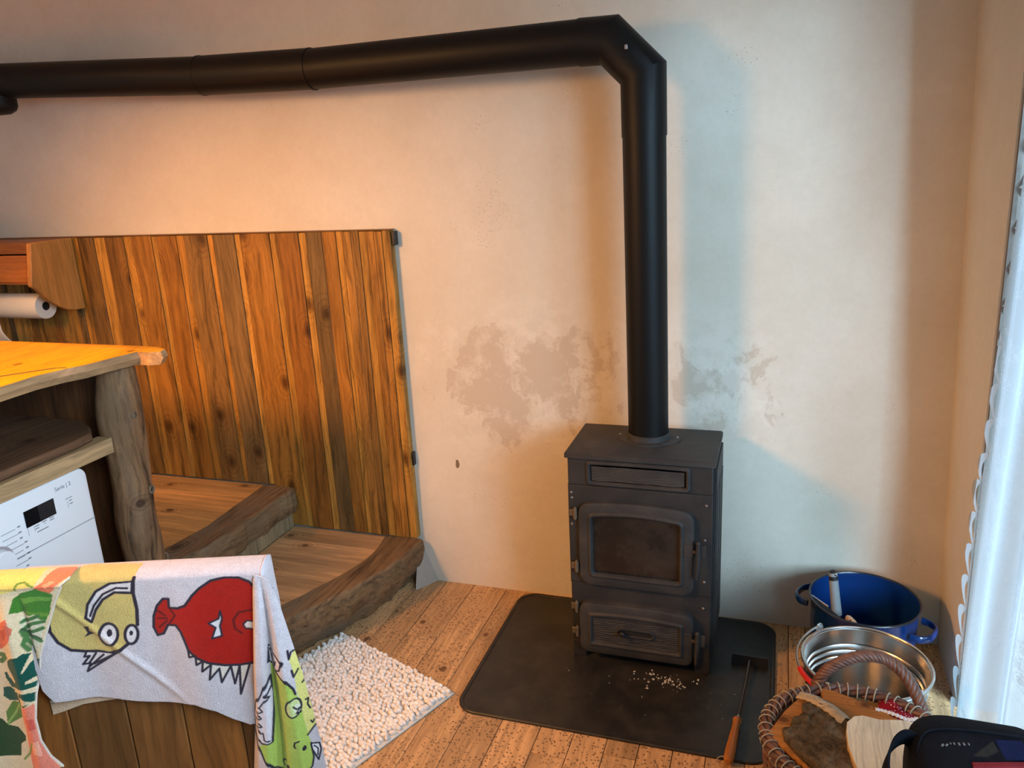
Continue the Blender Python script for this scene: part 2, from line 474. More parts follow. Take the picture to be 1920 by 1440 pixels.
# the window itself, behind the curtain
mb = MB()
for y in (.745, 1.36, 1.93): mb.box((.555, y-.025, .02), (.615, y+.025, 2.18))
for z in (.04, 2.15): mb.box((.555, .75, z-.03), (.615, 1.93, z+.03))
w1 = struct('window_1', mb, plain('grey_window_frame', (.42, .40, .37), .5), bevel=.004)
mb = MB()
for lo_ in (lambda z: 2.195-.108*z-.014, lambda z: .72):
    mb.loft([[(WX(z)+.004, lo_(z), z), (WX(z)+.004, lo_(z)+.0135, z), (.638, lo_(z)+.0135, z), (.638, lo_(z), z)] for z in (.001, 1.1, 2.198)], True, True, True)
obj('added_lining', mb, plain('dark_added_lining', (.16, .14, .12), .6), w1)  # dark lining added so the lit reveal looks dimmer through the lace
mb = MB(); mb.box((.583, .76, .05), (.587, 1.92, 2.13)); obj('pane', mb, M_pane, w1)

# ------------------------------------------------------------------ wooden steps
st = thing('wooden_steps', (-1.6, 2.1, 0), 'two low wooden steps with curved weathered beams at the foot of the board panelling', 'steps')
lowB = [(-1.397, 2.452), (-1.379, 2.321), (-1.397, 2.196), (-1.445, 2.062), (-1.507, 1.919), (-1.60, 1.76)]
lowF = [(-1.243, 2.461), (-1.254, 2.330), (-1.280, 2.212), (-1.345, 2.042), (-1.419, 1.892), (-1.51, 1.72)]
upB = [(-1.917, 2.452), (-1.903, 2.217), (-1.896, 2.061), (-1.921, 1.905), (-1.965, 1.80)]
upF = [(-1.777, 2.452), (-1.776, 2.268), (-1.775, 2.079), (-1.787, 1.924), (-1.845, 1.815)]
def curve2(P, n=8): return [(p.x, p.y) for p in smooth_path([(a, b, 0) for a, b in P], n)]
def beam(B, F, ztop, zbot, prof, name, parent, end):
    b = curve2(B); f = curve2(F); loops = []
    for i, (pb, pf) in enumerate(zip(b, f)):
        d = (Vector(pf)-Vector(pb)); w = d.length; d.normalize()
        s_ = .006*math.sin(i*.9)+.004*math.sin(i*2.3)
        lp_ = []
        for o_, z in prof:
            o2 = o_ + s_*(1 if z < ztop-.01 else .3)
            if o_ is prof[0][0] or o_ < -.5: pos = Vector(pb)
            else: pos = Vector(pf)+d*o2
            lp_.append((pos.x, pos.y, z + (mnoise.noise((i*.3, o_*20, z*10))*.002 if z > .01 else 0)))
        loops.append(lp_)
    m_ = MB(); c = lin(132, 102, 70); m_.cur = (c[0], c[1], c[2], .31 if end else .77)
    # refine the loops round the section
    L2 = []
    for lp_ in loops: L2.append([tuple(p) for p in lp_])
    m_.loft(L2, True, True, True)
    return obj(name, m_, M_beam, parent, ang=28, bevel=.003)
beam(lowB, lowF, .187, 0, [(-.9, .187), (-.06, .1875), (-.006, .186), (.001, .178), (.002, .15), (-.010, .105), (-.032, .060), (-.060, .028), (-.072, .001), (-.9, .001)], 'lower_beam', st, True)
beam(upB, upF, .354, .25, [(-.9, .354), (-.05, .3545), (-.006, .353), (.001, .345), (.004, .31), (.002, .275), (-.006, .256), (-.012, .252), (-.9, .252)], 'upper_beam', st, False)
def tread(name, edge, xback, z0, z1, ywidths, base):
    m_ = MB(); r_ = random.Random(len(name))
    ec = curve2(edge); xs = [p[0] for p in ec][::-1]; ys = [p[1] for p in ec][::-1]
    y = 2.452
    for w in ywidths:
        y0 = max(y-w, ys[0]); n_ = 8
        if y-.0012 <= y0: break
        b = r_.uniform(.9, 1.1); c = lin(*base); m_.cur = (c[0]*b, c[1]*b, c[2]*b, r_.random())
        bot = []; top = []
        rows = [lerp(y0+.0006, y-.0006, k/n_) for k in range(n_+1)]
        poly = [(xback, rows[0])] + [(interp(yy, ys, xs)+.004, yy) for yy in rows] + [(xback, rows[-1])]
        m_.loft([[(px, py, z0) for px, py in poly], [(px, py, z1) for px, py in poly]], True, True, True)
        y = y0
    return obj(name, m_, M_tread, st)
tread('lower_tread', lowB, -1.80, .155, .1845, [.105, .13, .13, .14, .14, .2, .2], (212, 164, 114))
tread('upper_tread', upB, -3.3, .32, .352, [.12, .15, .15, .15, .2], (226, 166, 96))
mb = MB(); r_ = random.Random(5); y = 2.452
while y > 1.80:
    w = r_.uniform(.07, .13); b = r_.uniform(.8, 1.15); c = lin(150, 128, 96); mb.cur = (c[0]*b, c[1]*b, c[2]*b, r_.random())
    mb.box((-1.83, max(y-w, 1.78)+.001, .185), (-1.802, y-.001, .258)); y -= w
obj('riser', mb, M_riser, st, bevel=.0015, bseg=1)
# small wedge of bare mortar where the lowest beam meets the wall
mb = MB(); mb.loft([[(-1.262, 2.492, 0), (-1.205, 2.492, 0), (-1.262, 2.40, 0)], [(-1.272, 2.492, .150), (-1.262, 2.492, .150), (-1.272, 2.470, .150)]], True, True, True)
struct('trim_1', mb, plain('grey_mortar', (.36, .32, .27), .95, bump=.4))

# ------------------------------------------------------------------ board panelling on the back wall
mb = MB(); rp = random.Random(11)
xb = [-2.67, -2.63, -2.55, -2.495, -2.405, -2.365, -2.27, -2.245, -2.155, -2.12, -2.015, -1.99, -1.895, -1.87, -1.745, -1.715, -1.625, -1.595, -1.530, -1.475, -1.45, -1.415, -1.385, -1.353, -1.325, -1.296, -1.264]
xl = [-2.67]
while xl[-1] > -3.45: xl.append(xl[-1]-rp.uniform(.025, .04)); xl.append(xl[-1]-rp.uniform(.08, .11))
xb = sorted(xl[1:]) + xb
k0 = xb.index(-2.67)
darkc = [lin(144, 100, 46), lin(160, 106, 42), lin(124, 94, 54), lin(166, 112, 46), lin(132, 96, 50), lin(152, 98, 40), lin(168, 116, 52)]
lightc = [lin(196, 142, 64), lin(186, 132, 56), lin(178, 124, 52)]
order = [1, 3, 3, 1, 2, 4, 5, 2, 0, 3, 4, 5, 0, 2, 1, 4, 6, 0]
for i in range(len(xb)-1):
    light = (i-k0) % 2 == 0
    if xb[i] >= -1.54: light = (i % 3 == 0)
    c = (lightc if light else darkc)[order[i % len(order)] % (3 if light else 7)]
    b = rp.uniform(.92, 1.08); mb.cur = (c[0]*b, c[1]*b, c[2]*b, rp.random())
    x0, x1 = xb[i], xb[i+1]
    zb = .187 if x0 > -1.79 else (.355 if x1 < -1.78 else .19)
    d = 0 if not light else .003
    g = .0012 if light else .0006
    mb.box((x0+g, 2.455+d, zb), (x1-g, 2.488, 1.336+rp.uniform(-.002, .002)))
pn = thing('board_panelling', (-2.2, 2.488, .187), 'stained orange-brown board panelling fixed along the lower back wall behind the steps', 'wall panelling')
obj('boards', mb, M_panel, pn, bevel=.0012, bseg=1)
mb = MB(); c = lin(120, 76, 34); mb.cur = (c[0], c[1], c[2], .4); mb.box((-3.45, 2.453, 1.3375), (-1.262, 2.488, 1.3395)); obj('top_edge', mb, M_smoothx, pn)
for a_, b_ in (((-1.2625, 2.462, 1.285), (-1.250, 2.488, 1.333)), ((-1.2625, 2.468, .478), (-1.256, 2.488, .53))):
    mb = MB(); mb.box(a_, b_); obj('fixing_clip', mb, M_blackm, pn, bevel=.002)['label'] = 'black fixing clip at the panel edge'

# ------------------------------------------------------------------ worktop on a log leg
ct = thing('wooden_worktop', (-1.95, 1.3, 0), 'thick live-edge orange worktop on a crooked log leg above the washing machine', 'counter')
top = [(-1.775, .2), (-1.780, .7), (-1.782, 1.10), (-1.784, 1.356), (-1.786, 1.457), (-1.768, 1.528), (-1.744, 1.575), (-1.728, 1.66), (-1.712, 1.725), (-1.668, 1.722), (-1.640, 1.735), (-1.650, 1.765), (-1.690, 1.785), (-1.741, 1.790), (-2.318, 1.799), (-3.0, 1.81), (-3.0, .2)]
mb = MB(); c = lin(255, 178, 16)
mb.cur = (c[0], c[1], c[2], .2)
cx = sum(p[0] for p in top)/len(top)
def off(p, d): return (p[0]-d if p[0] > -2.2 else p[0], p[1]-(d*.5 if p[1] > 1.7 else 0))
ids_t = [mb.vert((p[0], p[1], 1.08)) for p in top]
c2 = lin(186, 148, 106); mb.cur = (c2[0], c2[1], c2[2], .2)
ids_s = [mb.vert((*off(p, -.001), 1.0795)) for p in top]
ids_m = [mb.vert((*off(p, -.006), 1.062)) for p in top]
ids_b = [mb.vert((*off(p, .004), 1.043)) for p in top]
mb.face(ids_t); mb.face(ids_b[::-1]); n = len(top)
for A, B in ((ids_s, ids_m), (ids_m, ids_b), (ids_t, ids_s)):
    for k in range(n): mb.face((A[k], A[(k+1) % n], B[(k+1) % n], B[k]))
obj('worktop_slab', mb, M_counter, ct, ang=30)
mb = MB(); mb.cur = (.10, .06, .02, 0)   # the joints between its boards
mb.tube([(-1.777, 1.532, 1.040), (-1.758, 1.540, 1.062), (-1.772, 1.540, 1.0800), (-1.80, 1.53, 1.0802), (-1.95, 1.36, 1.0802), (-2.0, 1.1, 1.0802), (-2.0, .3, 1.0802)], .0016, 5)
obj('board_joint', mb, M_hole, ct)['label'] = 'dark joint line across the worktop'
# crooked log leg
mb = MB()
cz = [0, .2, .38, .42, .52, .58, .66, .76, .80, .90, .95, 1.0, 1.043]
cyy = [1.700, 1.698, 1.6975, 1.700, 1.701, 1.698, 1.704, 1.707, 1.708, 1.709, 1.712, 1.718, 1.722]
rr = [.058, .055, .052, .053, .058, .057, .055, .0555, .057, .062, .062, .055, .052]
zs = [k*1.043/44 for k in range(45)]
loops = []
for z in zs:
    y = interp(z, cz, cyy); r0 = interp(z, cz, rr); lp_ = []
    for k in range(28):
        a = 2*math.pi*k/28
        nz = mnoise.noise((math.cos(a)*1.2, math.sin(a)*1.2, z*4.5))*.12 + mnoise.noise((math.cos(a)*3.4, math.sin(a)*3.4, z*7))*.06
        rr_ = r0*(1+nz)
        lp_.append((-1.80+math.cos(a)*rr_, y+math.sin(a)*rr_, z))
    loops.append(lp_)
c = lin(146, 110, 76); mb.cur = (c[0], c[1], c[2], .55); mb.loft(loops, True, True, True)
lg = obj('log_leg', mb, M_beamv, ct, ang=0)
rot = Matrix.Rotation(R(20), 3, 'X')
for (dy, z, s_) in ((.018, .66, .011), (.028, .43, .016), (-.01, .90, .008)):
    y = interp(z, cz, cyy)+dy; xx = -1.80+math.sqrt(max(.0001, interp(z, cz, rr)**2-dy*dy))
    path = [(xx+.001, y+math.cos(a)*s_*.8, z+math.sin(a)*s_) for a in [2*math.pi*k/14 for k in range(14)]]
    mb = MB(); mb.cur = (.2, .15, .1, .1); mb.tube(path, .0035, 6, closed=True); obj('knot', mb, M_beamv, lg)
# shelf between the log and the machine
mb = MB(); c = lin(112, 80, 56); mb.cur = (c[0], c[1], c[2], .9)
pl = [(-1.80, .3), (-1.80, 1.55), (-1.81, 1.61), (-1.86, 1.655), (-1.94, 1.70), (-2.0, 1.705), (-2.5, 1.705), (-2.5, .3)]
mb.loft([[(x, y, .846) for x, y in pl], [(x, y, .872) for x, y in pl]], True, True, True)
obj('shelf_board', mb, M_shelfd, ct, bevel=.006)
mb = MB(); c = lin(190, 156, 112); mb.cur = (c[0], c[1], c[2], .15)
mb.box((-1.835, .3, .801), (-1.785, 1.652, .846)); obj('shelf_rail', mb, M_rail, ct, bevel=.002)
mb = MB(); r_ = random.Random(2)
x = -1.87
while x > -2.9:
    w = r_.uniform(.10, .15); b = r_.uniform(.75, 1.1); c = lin(104, 66, 38); mb.cur = (c[0]*b, c[1]*b, c[2]*b, r_.random())
    mb.box((x-w+.0015, 1.735, .354), (x-.0015, 1.755, 1.043)); x -= w
obj('side_board', mb, M_panel, ct)

# ------------------------------------------------------------------ washing machine
wm = thing('washing_machine', (-2.08, 1.26, 0), 'white front-loading washing machine with a black display below the worktop shelf', 'washing machine')
mb = MB()
def rr_outline(y0, y1, z0, z1, r, n=6):
    P = []
    for (cy, cz_, a0) in ((y1-r, z1-r, 0), (y0+r, z1-r, 90), (y0+r, z0+r, 180), (y1-r, z0+r, 270)):
        for k in range(n+1):
            a = R(a0+90*k/n); P.append((cy+r*math.cos(a), cz_+r*math.sin(a)))
    return P
o1 = rr_outline(.962, 1.560, .004, .797, .030); o0 = rr_outline(.970, 1.552, .012, .789, .024)
mb.loft([[(-2.36, y, z) for y, z in o1], [(-1.812, y, z) for y, z in o1], [(-1.803, y, z) for y, z in rr_outline(.964, 1.558, .006, .795, .029)], [(-1.800, y, z) for y, z in o0]], True, True, True)
obj('body', mb, M_white, wm, ang=40)
mb = MB(); mb.box((-1.8005, .964, .6405), (-1.7994, 1.558, .6425)); obj('panel_seam', mb, M_print, wm)
mb = MB(); mb.mat = 0; mb.box((-1.801, 1.352, .705), (-1.798, 1.442, .749)); mb.mat = 1; mb.box((-1.7985, 1.392, .7055), (-1.7976, 1.4415, .7485)); obj('display', mb, [M_display, M_display2], wm)
mb = MB(); AX = Matrix.Rotation(R(90), 3, 'Y')
mb.lathe([(.040, 0), (.040, .004), (.033, .004), (.033, 0)], 40, (-1.8, 1.262, .655), AX); obj('dial_ring', mb, M_ring, wm)
mb = MB(); mb.lathe([(.031, 0), (.031, .022), (.028, .026), (.0001, .026)], 36, (-1.8, 1.262, .655), AX); obj('dial', mb, M_white, wm)
r_ = random.Random(8); marks = []
for k in range(9):
    z = .716-k*.0155; y0 = 1.308+(.004 if 2 < k < 7 else -.006); marks.append((y0-.02, y0+.022+r_.uniform(-.004, .004), z, .0016))
    marks.append((y0+.026, y0+.034, z+.001, .004))
for (a, b, z) in ((1.375, 1.388, .697), (1.375, 1.386, .690), (1.398, 1.411, .699), (1.403, 1.406, .693), (1.420, 1.434, .700), (1.420, 1.433, .694), (1.378, 1.412, .680), (1.488, 1.497, .720), (1.488, 1.498, .711)): marks.append((a, b, z, .0026))
marks += [(1.478, 1.500, .7285, .002), (1.354, 1.3546, .683, .02), (1.3725, 1.3731, .685, .017), (1.482, 1.4826, .703, .019)]
for a, b, z, h in marks:
    mb = MB(); mb.box((-1.8003, a, z), (-1.7994, b, z+h)); obj('printed_mark', mb, M_print, wm, smooth=False)
# porthole door (mostly behind the towels)
mb = MB(); mb.lathe([(.165, 0), (.165, .012), (.150, .022), (.118, .022), (.110, .010)], 48, (-1.8, 1.262, .375), AX); dr = obj('door_ring', mb, M_white, wm)
mb = MB(); mb.lathe([(.112, .004), (.09, -.02), (.0001, -.035)], 40, (-1.8, 1.262, .375), AX); obj('door_glass', mb, M_display, dr)
def text(body, size, mat, parent, loc, rot, name, ext=.0004):
    cu = bpy.data.curves.new(name, 'FONT'); cu.body = body; cu.size = size; cu.extrude = ext
    t = bpy.data.objects.new(name, cu); COL.objects.link(t)
    bpy.context.view_layer.update()
    me = bpy.data.meshes.new_from_object(t.evaluated_get(bpy.context.evaluated_depsgraph_get()))
    bpy.data.objects.remove(t); me.materials.clear(); me.materials.append(mat)
    o = bpy.data.objects.new(name, me); COL.objects.link(o); o.parent = parent
    o.location = Vector(loc)-Vector(wloc(parent)); o.rotation_euler = rot; WL[o.name] = tuple(loc); return o
text('Serie | 2', .0155, M_print, wm, (-1.7996, 1.452, .762), (R(90), 0, R(90)), 'lettering')
# little pale-ended block in the gap beside the machine
bk = thing('wood_block', (-1.93, 1.64, .0), 'small dark block with a pale end in the gap beside the white washing machine', 'block')
mb = MB(); mb.cur = (.10, .07, .05, .3); mb.box((-2.05, 1.60, 0.005), (-1.93, 1.632, .42)); obj('block_body', mb, M_shelfd, bk, bevel=.003)
mb = MB(); mb.box((-1.931, 1.603, .30), (-1.924, 1.628, .418)); obj('pale_end', mb, M_brush, bk, bevel=.002)['label'] = 'pale wooden end'

# ------------------------------------------------------------------ wall shelf with drawer, and the paper roll
ws = thing('drawer_shelf', (-2.65, 2.36, 1.05), 'orange-brown wall shelf with a drawer and a quarter-round side bracket over the worktop', 'shelf')
mb = MB(); c = lin(196, 134, 66); mb.cur = (c[0], c[1], c[2], .6)
br = [(2.262, 1.337), (2.452, 1.337), (2.452, 1.056), (2.400, 1.058), (2.365, 1.068), (2.335, 1.085), (2.300, 1.110), (2.278, 1.132), (2.252, 1.165), (2.232, 1.178), (2.232, 1.19), (2.245, 1.25)]
mb.loft([[(-2.672, y, z) for y, z in br], [(-2.650, y, z) for y, z in br]], True, True, True); obj('side_bracket', mb, M_smooth, ws, bevel=.004)
mb = MB(); c = lin(150, 92, 40); mb.cur = (c[0], c[1], c[2], .1)
mb.box((-3.42, 2.26, 1.297), (-2.672, 2.452, 1.337)); obj('top_board', mb, M_smoothx, ws, bevel=.002)
mb = MB(); mb.cur = (c[0], c[1], c[2], .35); mb.box((-3.42, 2.255, 1.183), (-2.672, 2.452, 1.19)); obj('bottom_board', mb, M_smoothx, ws)
mb = MB(); c = lin(186, 112, 48); mb.cur = (c[0], c[1], c[2], .8); mb.box((-3.40, 2.262, 1.190), (-2.673, 2.28, 1.291)); obj('drawer_front', mb, M_smoothx, ws, bevel=.003)
pr = thing('paper_roll', (-2.76, 2.36, 1.085), 'roll of white kitchen paper hanging under the drawer shelf', 'paper roll')
mb = MB(); pc = (-2.742, 2.352, 1.083)
mb.lathe([(.017, 0), (.0490, 0), (.0500, -.003), (.0500, -.237), (.0490, -.24), (.017, -.24)], 48, pc, AX); obj('roll', mb, M_paper, pr, ang=40)
mb = MB(); mb.lathe([(.017, -.0005), (.0165, -.05), (.0001, -.05)], 24, pc, AX); mb.lathe([(.0172, -.0), (.0172, -.24)], 24, pc, AX); obj('cardboard_core', mb, M_hole, pr)
mb = MB()
def sheet(u, v):
    a = -.4 + v*1.3
    z = 1.083-v*.155; y = 2.352-.047+ (.02*max(0, v-.6)**1.5*6)
    return (-2.955-.10*u+.012*v+.03*max(0, v-.6), y, z)
mb.grid(sheet, 8, 14); ps = obj('loose_sheet', mb, M_paper, pr); md = ps.modifiers.new('thick', 'SOLIDIFY'); md.thickness = .0012
mb = MB(); mb.tube([(-2.80, 2.352, 1.083), (-3.02, 2.352, 1.083), (-3.03, 2.352, 1.09), (-3.03, 2.352, 1.183)], .004, 8); obj('holder_rod', mb, M_blackm, pr)

# ------------------------------------------------------------------ black stove pipe
fp = thing('stove_pipe', (-.37, 2.312, .70), 'matt black stove pipe rising from the stove and running left along the plaster wall', 'stove pipe')
PR = .0605
mb = MB(); mb.tube([(-.3685, 2.312, .712), (-.3775, 2.312, 1.62)], PR, 56); obj('vertical_pipe', mb, M_pipe, fp)
mb = MB(); mb.tube([(-.377, 2.312, 1.590), (-.379, 2.312, 1.755), (-.470, 2.314, 1.8465), (-.555, 2.316, 1.848)], PR+.0022, 56, miter=True); el = obj('elbow', mb, M_pipe, fp, ang=25)
mb = MB(); mb.box((-.418, 2.246, 1.812), (-.410, 2.252, 1.824)); obj('clip', mb, M_zinc, el, bevel=.001)
mb = MB(); mb.tube([(-.545, 2.316, 1.848), (-1.44, 2.352, 1.852)], PR, 56); obj('horizontal_pipe', mb, M_pipe, fp)
mb = MB(); mb.tube([(-1.43, 2.352, 1.8525), (-1.86, 2.362, 1.866)], PR+.0015, 56); obj('horizontal_pipe', mb, M_pipe, fp)
mb = MB(); mb.tube([(-1.85, 2.362, 1.8655), (-3.2, 2.372, 1.942)], PR, 56); obj('horizontal_pipe', mb, M_pipe, fp)
mb = MB(); mb.lathe([(.062, .0), (.062, -.085), (.055, -.10), (.035, -.112), (.0001, -.116)], 40, (-2.78, 2.366, 1.915)); obj('cleaning_cap', mb, M_pipe, fp)['label'] = 'rounded cap under the pipe'
for (x, y, z) in ((-1.43, 2.352, 1.852), (-1.855, 2.362, 1.866)):
    mb = MB(); mb.tube([(x+.004, y, z), (x-.004, y, z)], PR+.0028, 56); obj('joint_ring', mb, M_pipe, fp)

# ------------------------------------------------------------------ hearth plate
mb = MB()
def rrect(x0, x1, y0, y1, r, n=8):
    P = []
    for (cx_, cy_, a0) in ((x1-r, y1-r, 0), (x0+r, y1-r, 90), (x0+r, y0+r, 180), (x1-r, y0+r, 270)):
        for k in range(n+1):
            a = R(a0+90*k/n); P.append((cx_+r*math.cos(a), cy_+r*math.sin(a)))
    return P
H = .004
a = rrect(-.864, .030, 1.803, 2.478, .065); b_ = rrect(-.861, .027, 1.806, 2.475, .062); c_ = rrect(-.854, .020, 1.813, 2.468, .056)
mb.loft([[(x, y, 0) for x, y in a], [(x, y, H+.001) for x, y in a], [(x, y, H+.0035) for x, y in b_], [(x, y, H+.003) for x, y in c_], [(x, y, H) for x, y in rrect(-.850, .016, 1.817, 2.464, .052)]], True, True, True)
tag(obj('hearth_plate', mb, M_hearth, loc=(-.417, 2.14, 0), ang=20), 'black steel hearth plate with rounded corners under the stove', 'hearth plate')

# ------------------------------------------------------------------ stove
sv = thing('wood_stove', (-.37, 2.28, H), 'small black cast-iron wood stove with a sooty glass door on the hearth plate', 'stove')
SX0, SX1, SY0, SY1 = -.586, -.160, 2.152, 2.415
mb = MB(); mb.box((SX0, SY0, .058), (SX1, SY1, .684)); obj('body', mb, M_stove, sv, bevel=.003)
mb = MB(); mb.loft([[(x, y, .684) for x, y in rrect(-.594, -.153, 2.143, 2.422, .004, 3)], [(x, y, .697) for x, y in rrect(-.594, -.153, 2.143, 2.422, .004, 3)], [(x, y, .700) for x, y in rrect(-.590, -.157, 2.147, 2.418, .004, 3)]], True, True, True)
obj('top_plate', mb, M_stoved, sv)
for (x0, x1, y0, y1) in ((-.586, -.543, 2.152, 2.19), (-.206, -.160, 2.152, 2.19), (-.586, -.543, 2.375, 2.413), (-.206, -.160, 2.375, 2.413)):
    mb = MB(); mb.box((x0, y0, H), (x1, y1, .06)); obj('leg', mb, M_stove, sv, bevel=.002)
# front plate seams
for z in (.5965, .2695):
    mb = MB(); mb.box((SX0-.001, SY0-.0008, z), (SX1+.001, SY0+.001, z+.002)); obj('front_seam', mb, M_char, sv)
mb = MB(); mb.box((SX0, SY0-.004, .272), (SX1, SY0+.001, .596)); obj('door_frame_plate', mb, M_stove, sv, bevel=.0015)
mb = MB(); mb.box((SX1-.001, 2.17, .075), (SX1+.010, 2.40, .670)); mb.box((SX1+.009, 2.19, .10), (SX1+.012, 2.24, .60)); mb.box((SX1+.009, 2.27, .10), (SX1+.012, 2.32, .60)); mb.box((SX1+.009, 2.345, .10), (SX1+.012, 2.385, .60))
obj('side_heat_shield', mb, M_stove, sv, bevel=.002)
def arch(x0, x1, z0, z1, r, arch_, n=8, rb=None):
    """rounded rectangle in x,z with a gently arched top"""
    P = []; rb = rb or r
    for (cx_, cz_, a0, rr_) in ((x1-r, z1-r, 0, r), (x0+r, z1-r, 90, r), (x0+rb, z0+rb, 180, rb), (x1-rb, z0+rb, 270, rb)):
        for k in range(n+1):
            a = R(a0+90*k/n); P.append([cx_+rr_*math.cos(a), cz_+rr_*math.sin(a)])
        if a0 == 0:
            for k in range(1, 12): P.append([lerp(x1-r, x0+r, k/12), z1])
    mid = (x0+x1)/2; hw = (x1-x0)/2
    for p in P:
        if p[1] > (z0+z1)/2: p[1] -= arch_*((p[0]-mid)/hw)**2
    return P
def door(name, x0, x1, z0, z1, r, ar, y0, thick, inset, parent, opening=True, mat=None):
    m_ = MB(); i_ = inset
    def O(d, y):   # the outline drawn in by d at depth y
        return [(x, y, z) for x, z in arch(x0+d, x1-d, z0+d, z1-d, max(.004, r-d*.6), ar*(1-d*2))]
    yf = y0-thick
    loops = [O(0, y0), O(0, yf+.006), O(.002, yf+.002), O(.006, yf)]
    loops += [O(i_-.012, yf), O(i_-.010, yf-.003), O(i_-.007, yf-.006), O(i_-.003, yf-.006), O(i_, yf-.002)]
    loops += [O(i_+.002, yf+.006)] if opening else [O(i_+.002, yf+.002)]
    m_.loft(loops, True, False, not opening)
    if opening: m_.loft([loops[-1], O(i_+.002, y0)], True)
    return obj(name, m_, mat or M_stoved, parent, ang=30)
fd = door('fire_door', -.553, -.209, .274, .556, .034, .012, 2.149, .018, .041, sv)
mb = MB(); P = arch(-.514, -.248, .313, .517, .02, .010); mb.loft([[(x, 2.146, z) for x, z in P], [(x, 2.141, z) for x, z in P]], True, True, True); obj('glass', mb, M_sootglass, fd)
ad = door('ash_door', -.556, -.208, .040, .219, .026, .008, 2.153, .030, .040, sv, opening=False)
# horizontally brushed insert plates
def ribbed(name, x0, x1, z0, z1, y, parent):
    m_ = MB()
    m_.grid(lambda u, v: (lerp(x0, x1, u), y - .0022*mnoise.noise((u*9, v*26, 1.3)) - .0012*math.sin(v*70+2*mnoise.noise((u*4, v*3, 0))), lerp(z0, z1, v)), 40, 46)
    return obj(name, m_, M_stoved, parent, ang=0)
ribbed('textured_panel', -.5125, -.2515, .0845, .168, 2.1245, ad)
vp = door('vent_panel', -.530, -.222, .598, .680, .012, .002, 2.153, .003, .013, sv, opening=False)
ribbed('textured_panel', -.512, -.240, .6165, .6625, 2.1480, vp)
# air slider in the ash door
mb = MB()
def capsule(x0, x1, z, r, n=8):
    P = []
    for k in range(n+1): a = R(-90+180*k/n); P.append((x1-r+r*math.cos(a), z+r*math.sin(a)))
    for k in range(n+1): a = R(90+180*k/n); P.append((x0+r+r*math.cos(a), z+r*math.sin(a)))
    return P
cp = lambda d, y: [(x, y, z) for x, z in capsule(-.439+d, -.322-d, .131, .0155-d)]
mb.loft([cp(0, 2.127), cp(.001, 2.118), cp(.004, 2.117), cp(.0055, 2.120), cp(.0065, 2.1235)], True, False, False)
ar_ = obj('air_slider', mb, M_stoved, ad)
mb = MB(); mb.loft([cp(.005, 2.1225)], True, False, True); obj('slot', mb, M_char, ar_)
mb = MB(); AY = Matrix.Rotation(R(90), 3, 'X'); mb.lathe([(.004, -.002), (.004, .008), (.008, .010), (.009, .016), (.006, .020), (.0001, .021)], 18, (-.418, 2.121, .131), AY); obj('slider_knob', mb, M_blackm, ar_)
# hinges, latches, bolts
def hinge(z, x, y, parent):
    m_ = MB(); m_.tube([(x, y, z-.016), (x, y, z+.016)], .0065, 12); m_.tube([(x, y, z-.021), (x, y, z+.021)], .0035, 10); m_.box((x-.018, y+.002, z-.010), (x, y+.009, z+.010))
    obj('hinge', m_, M_brassy, parent, bevel=.0008)
hinge(.508, -.563, 2.138, fd); hinge(.330, -.563, 2.138, fd); hinge(.190, -.566, 2.136, ad); hinge(.102, -.566, 2.136, ad)
def latch(parent, x, z, drop, y):
    m_ = MB()
    m_.box((x-.030, y+.004, z-.020), (x-.004, y+.020, z+.022))
    m_.tube([(x-.006, y+.006, z), (x+.020, y+.004, z-.001)], .006, 12)
    m_.tube([(x+.012, y-.004, z+.030), (x+.012, y-.004, z-.012), (x+.010, y-.006, z-.05), (x+.008, y-.004, z-drop)], [.006, .007, .006, .004], 10)
    m_.blob((x+.012, y-.004, z+.032), (.007, .007, .007), seg=10, rings=6)
    m_.box((x+.018, y-.002, z-.012), (x+.034, y+.004, z+.026))
    obj('latch_handle', m_, M_stoved, parent, bevel=.0012)
latch(fd, -.208, .425, .085, 2.124); latch(ad, -.206, .132, .075, 2.118)
for (x, z) in ((-.576, .572), (-.576, .468), (-.177, .565), (-.180, .455), (-.180, .320), (-.182, .232), (-.574, .555)):
    mb = MB(); mb.lathe([(.0042, 0), (.0042, .002), (.003, .0035), (.0001, .0038)], 12, (x, 2.148, z), AY); obj('bolt', mb, M_zinc, sv)
# flue collar
mb = MB(); cc = (-.3685, 2.312, .700)
loops = []
for (dr_, z) in ((.030, 0), (.030, .004), (.020, .006), (.006, .007), (.004, .022), (.0015, .024)):
    lp_ = []
    for k in range(48):
        a = 2*math.pi*k/48; lug = max(0, abs(math.cos(a))-.80)*.10 if dr_ >= .02 else 0
        r0 = PR+dr_*(.6 if dr_ >= .02 else 1)+lug
        lp_.append((cc[0]+r0*math.cos(a), cc[1]+r0*math.sin(a), cc[2]+z))
    loops.append(lp_)
mb.loft(loops, True, True, False); fc = obj('flue_collar', mb, M_stoved, sv)
for s_ in (-1, 1):
    mb = MB(); mb.lathe([(.004, 0), (.004, .004), (.0001, .005)], 10, (cc[0]+s_*.088, cc[1], .706)); obj('collar_bolt', mb, M_zinc, fc)

